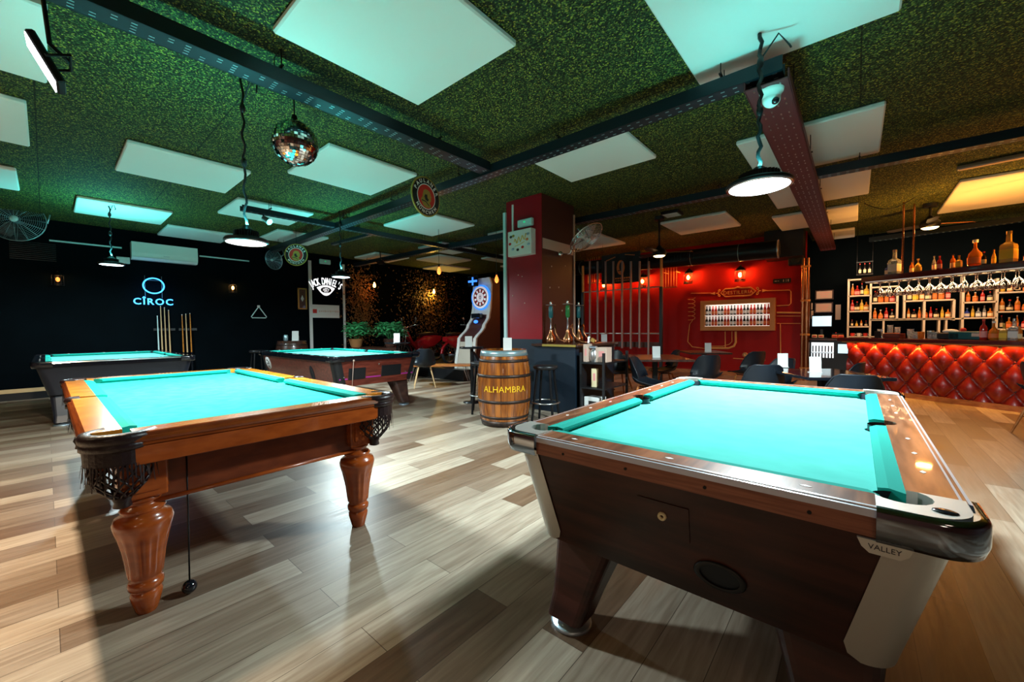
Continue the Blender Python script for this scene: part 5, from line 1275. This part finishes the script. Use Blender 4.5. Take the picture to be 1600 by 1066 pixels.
# ================================================================ CEILING FANS WITH LAMPS
def ceiling_fan(loc, label, P, blades=3, s=1.0, cable=None):
    x, y, z = loc; t = thing('ceiling_fan', label, 'ceiling fan', loc, 0, 'black ceiling fans with lamps')
    MB().lathe([(.09*s, CE-z-.06), (.10*s, CE-z-.0)], n=20).build('canopy', 'black', t); MB().cyl((0, 0, .15*s), (0, 0, CE-z-.04), .018, n=10).build('rod', 'black', t)
    MB().lathe([(.0005, .0), (.11*s, .0), (.135*s, .03*s), (.13*s, .10*s), (.06*s, .16*s), (.03*s, .20*s)], n=24, cap=False).build('motor', 'black_metal', t)
    for k in range(blades):
        a = .5+2*PI*k/blades; T = Matrix.Rotation(a, 4, 'Z'); MB().loft([[(r_, -w2, .06*s-.012), (r_, w2, .06*s+.012), (r_, w2, .06*s+.02), (r_, -w2, .06*s-.004)] for (r_, w2) in ((.12*s, .03), (.25*s, .065), (.55*s, .07), (.62*s, .03))], smooth=False, T=T).build('blade', 'bench_wood' if k == 0 else 'black', t)
    MB().lathe([(.0005, -.03*s), (.08*s, -.02*s), (.11*s, 0)], n=24, cap=False).build('lamp', 'em_warm', t)
    light('AREA', (x, y, z-.035*s), P, (1, .36, .08), .2*s, name='fan_lamp')
q = CC+_ray(1453, 356)*6.9; ceiling_fan((q.x, q.y, q.z), 'black ceiling fan with a warm lamp before the bar bottles', 42, s=1.0)
q = CC+_ray(1030, 400)*7.6; ceiling_fan((q.x, q.y, q.z), 'black ceiling fan with a warm lamp in front of the black duct', 9, s=.95)
c0 = onZ(1430, 308, CE-.03); c1 = onZ(1350, 318, CE-.05); b = MB()
b.tube([(c0+(c1-c0)*u-Vector((0, 0, .35*math.sin(PI*u)*.4))) for u in [i/10 for i in range(11)]], .007, n=5); tag(b.build('power_cable', 'black'), 'thin cable sagging from the bar ceiling fan to the brown beam', 'cable')
q = onZ(1580, 247, CE-.04); t = thing('ceiling_light', 'slim ceiling lamp fixture at the right edge above the bar', 'ceiling light', q, -.1); MB().box((0, 0, 0), (.9, .09, .05), bev=.01).build('housing', 'steel', t); MB().box((0, 0, -.027), (.86, .07, .006)).build('diffuser', 'paper_warm', t)
q = onZ(1050, 334, CE-.03); t = thing('ceiling_light', 'small square ceiling lamp left of the nearest hanging lamp', 'ceiling light', q); MB().box((0, 0, 0), (.30, .30, .05)).build('housing', 'black', t); MB().box((0, 0, -.027), (.25, .25, .006)).build('diffuser', 'teal_plastic', t)

# ================================================================ BAR
BO = Vector((.62, 9.33, 0)); BA = math.atan2(-.497, .868)
BD = Vector((math.cos(BA), math.sin(BA), 0)); BN = Vector((-BD.y, BD.x, 0))   # BN points behind the bar
def bar(s, d, z): return BO+BD*s+BN*d+Vector((0, 0, z))
S0, S1 = -.86, 4.2
t = thing('bar_counter', 'long bar counter with red tufted front and glossy dark red top', 'bar counter', BO, BA)
MB().box(((S0+S1)/2, .28, .47), (S1-S0, .44, .90)).build('carcass', 'black', t)
MB().box(((S0+S1)/2-.02, .20, .955), (S1-S0+.12, .72, .07), bev=.012).build('top', 'counter', t)
MB().box(((S0+S1)/2, .03, .04), (S1-S0, .06, .08)).build('plinth', 'bench_wood', t)
nx, nz = 300, 52; z0_, z1_ = .08, .905; vs_ = []
for j in range(nz+1):
    for i in range(nx+1):
        x = S0+(S1-S0)*i/nx; z = z0_+(z1_-z0_)*j/nz
        u = (x-0)/.30+(z-.68)/.43; v = (x-0)/.30-(z-.68)/.43
        hgt = (abs(math.sin(PI*u))*abs(math.sin(PI*v)))**.42
        vs_.append((x, .075-.082*hgt, z))
b = MB(); b.add(vs_, [[j*(nx+1)+i, j*(nx+1)+i+1, (j+1)*(nx+1)+i+1, (j+1)*(nx+1)+i] for j in range(nz) for i in range(nx)], smooth=True); pf = b.build('padded_front', 'vinyl', t)
btn = None
for r in range(-3, 2):
    z = .68+r*.215
    if z < .1 or z > .88: continue
    for k in range(-4, 16):
        x = .30*(k+(.5 if r % 2 else 0))
        if S0+.03 < x < S1:
            if btn is None: btn = MB().sphere((0, 0, 0), .013, n=8, m=6).build('button', 'vinyl', pf, loc=(x, .062, z))
            else: o = btn.copy(); COL.objects.link(o); o.location = (x, .062, z)
light('AREA', bar((S0+S1)/2, -.03, .905), 48, (1, .42, .06), S1-S0-.1, .015, direction=(0, 0, -1), name='counter_strip').rotation_euler = Euler((math.radians(-8), 0, BA))
MB().box(((S0+S1)/2, -.13, .915), (S1-S0, .02, .012)).build('light_profile', 'bronze_frame', t)

# bottle kinds
def bottle(kind, h, gl, lab, cap):
    r0 = {'round': .13, 'square': .17, 'slim': .10, 'fat': .20}[kind]*h; t = thing('bottle', 'x', 'bottle', (0, 0, 0)); n = 4 if kind == 'square' else 14
    k = 1.25 if kind == 'square' else 1; sm = kind != 'square'; T = Matrix.Rotation(PI/4+BA if n == 4 else 0, 4, 'Z')
    pr = {'round': [(.92, 0), (1, .03), (1, .55), (.8, .66), (.34, .76), (.30, .93)], 'square': [(.95, 0), (1, .02), (1, .52), (.9, .58), (.35, .66), (.30, .90)], 'slim': [(.95, 0), (1, .03), (1, .52), (.6, .7), (.36, .8), (.34, .94)], 'fat': [(.7, 0), (.98, .08), (1, .3), (.85, .5), (.4, .62), (.22, .72), (.22, .92)]}[kind]
    MB().lathe([(a*r0*k, z*h) for a, z in pr], n=n, smooth=sm, T=T).build('body', gl, t)
    MB().lathe([(r0*k*1.015, .12*h), (r0*k*1.015, (.42 if kind != 'fat' else .34)*h)], n=n, smooth=sm, cap=False, T=T).build('label', lab, t)
    MB().cyl((0, 0, h*.90), (0, 0, h), r0*.38, n=10).build('cap', cap, t); return t
COLS = {'amber': ('glass_amber', 'label_cream', 'black'), 'golden': ('glass_gold', 'label_yellow', 'gold'), 'clear': ('glass_clear', 'label_white', 'steel'), 'dark': ('glass_dark', 'label_cream', 'label_red'), 'red': ('glass_red', 'label_pink', 'label_red'), 'green': ('glass_green', 'label_yellow', 'black'), 'blue': ('glass_blue', 'label_white', 'foot_metal'), 'orange': ('glass_amber', 'label_orange', 'label_white')}
LABN = {'amber': 'cream', 'golden': 'yellow', 'clear': 'white', 'dark': 'cream', 'red': 'pink', 'green': 'yellow', 'blue': 'white', 'orange': 'orange'}
_bp = {}
def put_bottle(loc, kind, col, h, label, group):
    k = (kind, col, round(h, 2))
    if k not in _bp:
        o = _bp[k] = bottle(kind, h, *COLS[col]); o.location = loc; o['label'] = label; o['group'] = group
    else: dup(_bp[k], loc, 0, label, group)
SH = {'round': 'round', 'square': 'square shouldered', 'slim': 'slim', 'fat': 'bulbous'}
# ---- hanging shelf above the counter
HZ = 1.985; t = thing('hanging_shelf', 'dark red shelf hanging above the bar on thin brown rods', 'shelf', BO, BA)
MB().box((1.85, .10, HZ+.045), (4.9, .36, .085)).build('board', 'counter', t)
for s in (-.03, 1.30, 2.7):
    for d in (-.05, .24): MB().cyl((s, d, HZ+.085), (s, d, CE-.056), .013, n=8).build('rod', 'copper', t)
b = MB()
for d in (-.04, .02, .08, .14, .20, .26): b.box((1.85, d, HZ-.012), (4.8, .01, .02))
b.build('glass_rails', 'cream_metal', t)
b = MB().box((1.85, -.055, HZ-.004), (4.8, .012, .008)); b.build('light_strip', 'em_shelf', t)
light('AREA', bar(1.7, .05, HZ-.02), 16, (1, .62, .32), 4.4, .05, direction=(0, 0, -1), name='shelf_strip').rotation_euler = Euler((0, 0, BA))
GT = 'bottles on top of the hanging shelf'
tops = [(-.30, 'blue', 'square', .22), (-.17, 'clear', 'square', .42), (.02, 'amber', 'round', .20), (.14, 'golden', 'fat', .22), (.30, 'clear', 'slim', .24), (.40, 'red', 'round', .22), (.52, 'amber', 'round', .23), (.62, 'golden', 'square', .19), (.76, 'orange', 'fat', .40), (.88, 'dark', 'round', .20), (.95, 'golden', 'slim', .22), (1.12, 'golden', 'square', .44), (1.27, 'red', 'fat', .20), (1.40, 'orange', 'square', .27), (1.52, 'clear', 'round', .22), (1.64, 'red', 'square', .25)]
for i, (s, c_, k_, h) in enumerate(tops):
    put_bottle(bar(s, .02 if i % 2 else .10, HZ+.0875), k_, c_, h, '%s %s bottle, %s label, %s from the left on the hanging shelf' % ('giant' if h > .35 else SH[k_], c_, LABN[c_], ORD[i]), GT)
# ---- hanging stemware
def wine_glass(s, kind):
    t = thing('wine_glass', 'x', 'glass', (0, 0, 0))
    pr = {'balloon': [(.036, 0), (.034, -.003), (.006, -.012), (.004, -.08), (.012, -.09), (.042, -.115), (.052, -.150), (.050, -.18), (.044, -.20)], 'flute': [(.032, 0), (.03, -.003), (.005, -.012), (.004, -.07), (.012, -.08), (.026, -.11), (.028, -.16), (.024, -.22)]}[kind]
    b = MB().lathe([(a*s, z*s) for a, z in pr], n=14, cap=False); b.build('bowl', 'glass', t); return t
g0 = g1 = None; i = 0; s = -.42
while s < 1.75:
    kind = 'flute' if i % 7 == 3 else 'balloon'; row = i % 2; loc = bar(s, .0 if row else .11, HZ-.022)
    lb = '%s glass hanging %s from left in the %s row under the bar shelf' % ('narrow champagne' if kind == 'flute' else 'large balloon wine', ORD[i//2], 'front' if row else 'rear')
    if kind == 'flute':
        if g1 is None: g1 = wine_glass(1.2, 'flute'); g1.location = loc; g1['label'] = lb; g1['group'] = 'stemmed glasses under the hanging shelf'
        else: dup(g1, loc, 0, lb, 'stemmed glasses under the hanging shelf')
    else:
        if g0 is None: g0 = wine_glass(1.22, 'balloon'); g0.location = loc; g0['label'] = lb; g0['group'] = 'stemmed glasses under the hanging shelf'
        else: dup(g0, loc, 0, lb, 'stemmed glasses under the hanging shelf')
    s += .066; i += 1
# ---- things standing on the counter
def on_bar(px, d=.12): # distance along the counter for an item seen at that column
    r = _ray(px, 540); k = ((BO+BN*d-CC).dot(BN))/(r.dot(BN)); return (CC+r*k-BO).dot(BD)
CT = .991
def cup_stack(loc, n, r, label, m='teal_plastic'):
    t = thing('glass_stack', label, 'glasses', loc, 0, 'stacks of glasses on the bar'); 
    b = MB()
    for i in range(n): b.lathe([(r*.75, i*.035), (r, i*.035+.085)], n=14, cap=False)
    b.build('tumblers', 'glass_clear', t)
GB = 'things on the bar counter'
cup_stack(bar(on_bar(1373), .15, CT), 3, .04, 'short stack of glasses farthest left on the bar'); cup_stack(bar(on_bar(1387), .18, CT), 5, .04, 'tall stack of glasses beside the short one on the bar'); cup_stack(bar(on_bar(1396), .22, CT), 4, .04, 'middle stack of glasses next to the tallest stack on the bar'); cup_stack(bar(on_bar(1412), .30, CT), 3, .045, 'wide stack of glasses right of the tall stack on the bar')
t = thing('menu_holder', 'small black menu holder standing on the bar counter', 'menu', bar(on_bar(1379), -.02, CT), BA); MB().box((0, 0, .06), (.09, .02, .12), bev=.004).build('board', 'black', t); MB().box((0, -.011, .06), (.07, .002, .09)).build('page', 'leather', t)
t = thing('wooden_box', 'red brown wooden napkin box on the bar counter', 'box', bar(on_bar(1402), .02, CT), BA); MB().box((0, 0, .04), (.24, .16, .08), bev=.006).build('body', 'redwood', t); MB().box((-.02, -.02, .085), (.16, .10, .01)).build('napkins', 'label_orange', t)
items = [(1432, 'tumbler', 'clear bar glass right of the napkin box'), (1441, 'mug', 'amber drinking glass right of the napkin box'), (1456, 'jar', 'glass jar with a metal lid in the middle of the bar'), (1463, 'tumbler', 'slim glass beside the lidded jar on the bar')]
for px, kd, lb in items:
    t = thing('glass_'+kd if kd != 'mug' else 'glass_mug', lb, 'glass', bar(on_bar(px), .08, CT), 0)
    MB().lathe([(.03, 0), (.038, .01), (.042, .11), (.040, .112), (.034, .015)], n=16).build('body', 'glass_amber' if kd == 'mug' else 'glass_clear', t)
    if kd == 'jar': MB().cyl((0, 0, .11), (0, 0, .13), .042, n=16).build('lid', 'steel', t)
t = thing('bar_caddy', 'black bar caddy with white straws and towels on the counter', 'caddy', bar(on_bar(1486), .10, CT), BA); MB().box((0, 0, .05), (.26, .16, .10), bev=.012).build('tray', 'black', t); MB().sphere((0, 0, .12), .07, n=14, m=8, sc=(1.4, .8, .5)).build('towel', 'white', t)
t = thing('bar_caddy', 'dark green crate with red topped bottle and box on the counter', 'crate', bar(on_bar(1516), .12, CT), BA); MB().box((0, 0, .06), (.42, .20, .12), bev=.01).build('crate', 'teal_dark', t); MB().sphere((-.08, 0, .14), .035, n=12, m=8).build('red_knob', 'label_red', t); MB().box((.10, -.102, .07), (.10, .004, .05)).build('sticker', 'paper_warm', t)
for (px, c_, k_, h, lb) in ((1542, 'red', 'round', .30, 'tall red bottle at the right part of the bar counter'), (1558, 'orange', 'fat', .27, 'bulging orange juice bottle on the bar counter'), (1574, 'golden', 'square', .24, 'square golden bottle right of the orange one on the bar'), (1590, 'clear', 'square', .30, 'tall square decanter near the right edge of the bar'), (1598, 'amber', 'round', .22, 'amber bottle at the very right edge of the bar counter')):
    put_bottle(bar(on_bar(px), .02, CT), k_, c_, h, lb, 'bottles on the bar counter')

# ---- back shelves
SY = 12.1
t = thing('back_shelf', 'white open shelving full of bottles on the wall behind the bar', 'shelf', (0, SY, 0))
b = MB(); ups = [(-.14, .92, 2.27), (.24, .92, 2.2), (.67, 1.32, 1.9), (.78, 1.32, 1.9), (1.08, .92, 1.72), (1.50, 1.3, 1.72), (1.62, .92, 2.2), (2.06, .92, 2.1), (2.50, .92, 2.0), (2.95, .92, 2.0)]
for (x, za, zb) in ups: b.box((x, 0, (za+zb)/2), (.035, .24, zb-za))
for x in (.46, 1.30, 1.40): b.box((x, 0, 1.12), (.03, .22, .38))
b.build('uprights', 'cream_metal', t)
rows = [(-.14, .24, (.95, 1.18, 1.53, 1.88, 2.25)), (.24, .67, (.95, 1.34, 1.70, 2.05)), (.78, 1.50, (1.34, 1.72)), (.67, .78, (1.34,)), (.24, 1.62, (1.33,)), (1.62, 2.06, (.95, 1.34, 1.65, 1.94)), (2.06, 2.50, (.95, 1.12, 1.45, 1.82)), (2.50, 2.95, (.95, 1.12, 1.45, 1.82))]
b = MB()
for (xa, xb, zs_) in rows:
    for z in zs_: b.box(((xa+xb)/2, 0, z), (xb-xa, .24, .028))
b.build('boards', 'cream_metal', t)
light('AREA', bar(1.6, .25, HZ+.10), 95, (1, .42, .07), 4.0, .06, direction=(0, 0, 1), name='shelf_uplight').rotation_euler = Euler((PI, 0, BA))
light('AREA', (.9, 11.2, 2.6), 45, (1, .68, .42), 3.0, .3, direction=(0, .8, -.7), name='back_bar_light')
comp = [('lowest left bay', -.14, .24, .95, 3), ('second left bay', -.14, .24, 1.18, 4), ('third left bay', -.14, .24, 1.53, 4), ('top left bay', -.14, .24, 1.88, 4), ('lower second bay', .24, .67, 1.34, 4), ('upper second bay', .24, .67, 1.70, 4), ('wide middle bay', .78, 1.50, 1.34, 8), ('wide upper middle bay', .78, 1.50, 1.72, 7), ('lower narrow right bay', 1.62, 2.06, 1.34, 5), ('upper narrow right bay', 1.62, 2.06, 1.65, 4), ('lower bluish right bay', 2.06, 2.50, 1.12, 4), ('middle bluish right bay', 2.06, 2.50, 1.45, 4), ('upper bluish right bay', 2.06, 2.50, 1.82, 4)]
cc_ = ['dark', 'golden', 'amber', 'clear', 'orange', 'green', 'red', 'blue', 'golden', 'clear', 'dark', 'amber', 'orange', 'clear']
kk_ = ['round', 'square', 'slim', 'fat', 'round', 'square']
ci = 0
for (nm, xa, xb, z, n) in comp:
    if nm.startswith('lowest'): continue
    mh = .17 if nm.startswith('second left') else .27
    for i in range(n):
        x = xa+.03+(xb-xa-.06)*(i+.5)/n; c_ = cc_[(ci*5+i*3) % 14]; k_ = kk_[(ci+i*2) % 6]; h = mh*(.86+.14*((ci*3+i*7) % 5)/4)
        if k_ in ('fat', 'square'): h *= .82
        h = min(h, (xb-xa)/n*.5/.17/1.25 if k_ == 'square' else 9); put_bottle((x, SY-.03, z+.0145), k_, c_, round(h, 2), '%s %s bottle, %s label, %s in the %s' % (SH[k_], c_, LABN[c_], ORD[i], nm), 'bottles on the white back shelves')
        ci += 1
for i in range(3):
    t = thing('cup', 'small cup, %s on the lowest board of the left white shelf' % ORD[i], 'cup', (-.06+.11*i, SY-.03, .965), 0, 'cups on the lowest white shelf'); MB().lathe([(.02, 0), (.035, .02), (.038, .07)], n=14).build('body', 'white' if i == 1 else 'label_red', t)
    MB().tube([(.036, 0, .02), (.055, 0, .03), (.052, 0, .055), (.037, 0, .06)], .005, n=5).build('handle', 'white', t)
# ---- till corner
t = thing('back_counter', 'black counter with lit fridges under the till screen', 'counter', (-.47, 11.75, 0)); MB().box((0, 0, .44), (.72, .6, .86)).build('carcass', 'black', t); MB().box((0, 0, .90), (.76, .64, .04)).build('top', 'dark_wood', t)
f = MB().box((-.10, -.31, .66), (.40, .02, .34)).build('fridge_glass', 'em_fridge', t)
b = MB()
for i in range(7): b.box((-.27+.056*i, -.325, .69), (.022, .01, .14))
for i in range(7): b.box((-.27+.056*i, -.325, .54), (.026, .01, .10))
b.build('fridge_contents', 'glass_dark', f)
MB().box((-.10, -.325, .60), (.40, .012, .015)).build('fridge_shelf', 'steel', f)
MB().box((.26, -.31, .70), (.17, .02, .20)).build('small_fridge_glass', 'em_screen', t)
t = thing('till_screen', 'bright till monitor on the black counter left of the shelves', 'monitor', (-.60, 11.7, .925)); q = onY(1287, 502, 11.7)
MB().box((0, 0, .10), (.05, .05, .2)).build('stand', 'black', t); MB().box((0, 0, .008), (.2, .16, .016)).build('foot', 'black', t); MB().box((0, -.02, q.z-.925), (.38, .03, .28), bev=.006).build('bezel', 'black_gloss', t); MB().box((0, -.037, q.z-.925), (.35, .003, .23)).build('screen', 'em_screen', t)
t = thing('till_printer', 'dark till printer with red light beside the monitor', 'printer', (-.30, 11.62, .92)); MB().box((0, 0, .06), (.2, .18, .12), bev=.012).build('body', 'black_gloss', t); MB().sphere((-.04, -.06, .122), .016, n=10, m=6).build('button', 'label_red', t)
for i, x in enumerate((-.72, -.60, -.36, -.25)):
    t = thing('snack_box', '%s small warm lit box in the row under the till' % ORD[i], 'box', (x, 11.50, .921), 0, 'small boxes under the till'); MB().box((0, -.02, .05), (.10, .04, .07), bev=.006).build('box', 'label_cream' if i < 2 else 'label_orange', t); MB().box((0, -.042, .05), (.07, .002, .03)).build('print', 'label_red', t)
for (px, py, w1, h1, lb) in ((1288, 461, .30, .18, 'upper framed certificate on the black wall above the till'), (1287, 481, .30, .20, 'lower framed certificate on the black wall above the till')):
    q = onY(px, py, BY); t = thing('certificate', lb, 'certificate', (q.x, BY, q.z), 0, 'framed certificates by the till'); MB().box((0, -.02, 0), (w1+.05, .03, h1+.05)).build('frame', 'dark_wood', t); MB().box((0, -.037, 0), (w1, .004, h1)).build('sheet', 'paper_warm', t)
    b = MB()
    for k in range(3): b.box((0, -.040, .05-.045*k), (w1*(.7-.15*k), .002, .012))
    b.build('print', 'label_pink', t)
for (px, py, w1, h1, lb) in ((1309.5, 488, .10, .36, 'curled paper strip pinned left of the white shelves'), (1266, 479, .10, .16, 'small pale note on the black wall by the copper columns'), (1269, 492, .05, .20, 'narrow pale note under the small note by the copper columns')):
    q = onY(px, py, BY); t = thing('paper_note', lb, 'note', (q.x, BY, q.z)); b = MB(); b.loft([[(-w1/2, -.01-.02*abs(math.sin(3*k)), -h1/2+h1*k/6), (w1/2, -.02-.02*abs(math.cos(3*k)), -h1/2+h1*k/6)] for k in range(7)], caps=False, closed=False); b.build('sheet', 'paper_warm', t)
q = onY(1351, 425, 11.9); t = thing('wine_rack', 'hanging black rack with small dark bottles above the white shelves', 'rack', (q.x, 11.9, q.z)); b = MB()
for (x, z) in ((-.13, 0), (.13, 0)): b.cyl((x, 0, -.06), (x, 0, CE-q.z), .006, n=5)
b.box((0, 0, -.06), (.28, .14, .02)); b.box((0, 0, .22), (.28, .03, .02)); b.build('frame', 'black_metal', t)
for i in range(3): put_bottle((q.x-.08+.08*i, 11.9, q.z-.048), 'slim', 'dark', .24, 'dark bottle with cream label, %s in the hanging black rack' % ORD[i], 'bottles in the hanging black rack')

# ================================================================ DINING TABLES AND CHAIRS ON THE RIGHT
def table(loc, rotz, w_, d_, H, label, m='black_gloss'):
    t = thing('dining_table', label, 'table', loc, rotz, None); MB().box((0, 0, H-.015), (w_, d_, .03), bev=.004).build('top', m, t)
    MB().box((0, 0, H/2), (.07, .07, H-.04)).build('column', 'black_metal', t); b = MB(); b.box((0, 0, .012), (w_*.6, .06, .024)); b.box((0, 0, .012), (.06, d_*.6, .024)); b.build('base', 'black_metal', t)
ta = math.atan2(-.69, .45)
table((-.24, 5.04, 0), ta, .82, .72, .75, 'black square table with two white cards nearest the walnut pool table')
table((-2.38, 6.20, 0), ta, 1.15, .85, .75, 'reddish brown table standing before the vertical pipes', 'dark_wood')
table((-2.15, 8.0, 0), ta, .8, .7, .75, 'dark table by the red wall under the lit cabinet', 'dark_wood')
card(Vector((-.30, 5.0, .751)), YAW-.2, 'white card in front on the black square table', 1.05); card(Vector((-.62, 5.42, .751)), YAW-.2, 'white card at the back on the black square table', 1.05)
card(Vector((-2.30, 6.05, .751)), YAW-.1, 'white card on the reddish brown table before the pipes', 1.15); card(Vector((-2.05, 7.9, .751)), YAW-.2, 'white card on the dark table near the red wall', 1.1)
round_table((-3.75, 7.1, 0), .92, .3, 'tall dark round table left behind the reddish brown table'); card(Vector((-3.62, 6.9, .921)), YAW, 'white card left of the pipes on the tall dark table', 1.1)
for (x, y, r, lb, lm) in ((-.80, 5.16, ta+PI/2+PI*.95, 'black chair on the left side of the black square table', 'bench_wood'), (-.80, 5.98, ta+PI*.1, 'black chair behind the black square table, before the gauges', 'bench_wood'), (-.16, 5.90, ta-PI*.25, 'black chair at the far right of the black square table', 'bench_wood'), (-.03, 4.58, ta-PI*.62, 'black chair at the right end of the black square table', 'bench_wood'), (-1.72, 6.35, ta-PI*.45, 'black chair right of the reddish brown table', 'bench_wood'), (-2.15, 5.35, ta+PI*.85, 'dark chair with crossed reddish legs left of the reddish brown table', 'bench_wood'), (-3.15, 6.5, ta+PI*.6, 'dark chair behind the reddish brown table, before the pipes', 'bench_wood'), (-2.55, 7.1, ta, 'dark chair between the brown table and the lit cabinet', 'bench_wood'), (-1.35, 7.6, ta-PI*.4, 'dark chair below the round gauges on the red wall', 'bench_wood'), (1.62, 6.95, 2.2, 'chair leg and seat at the right edge before the tufted bar', 'bench_wood')):
    bucket_chair((x, y, 0), r, lb, CG, legm=lm)
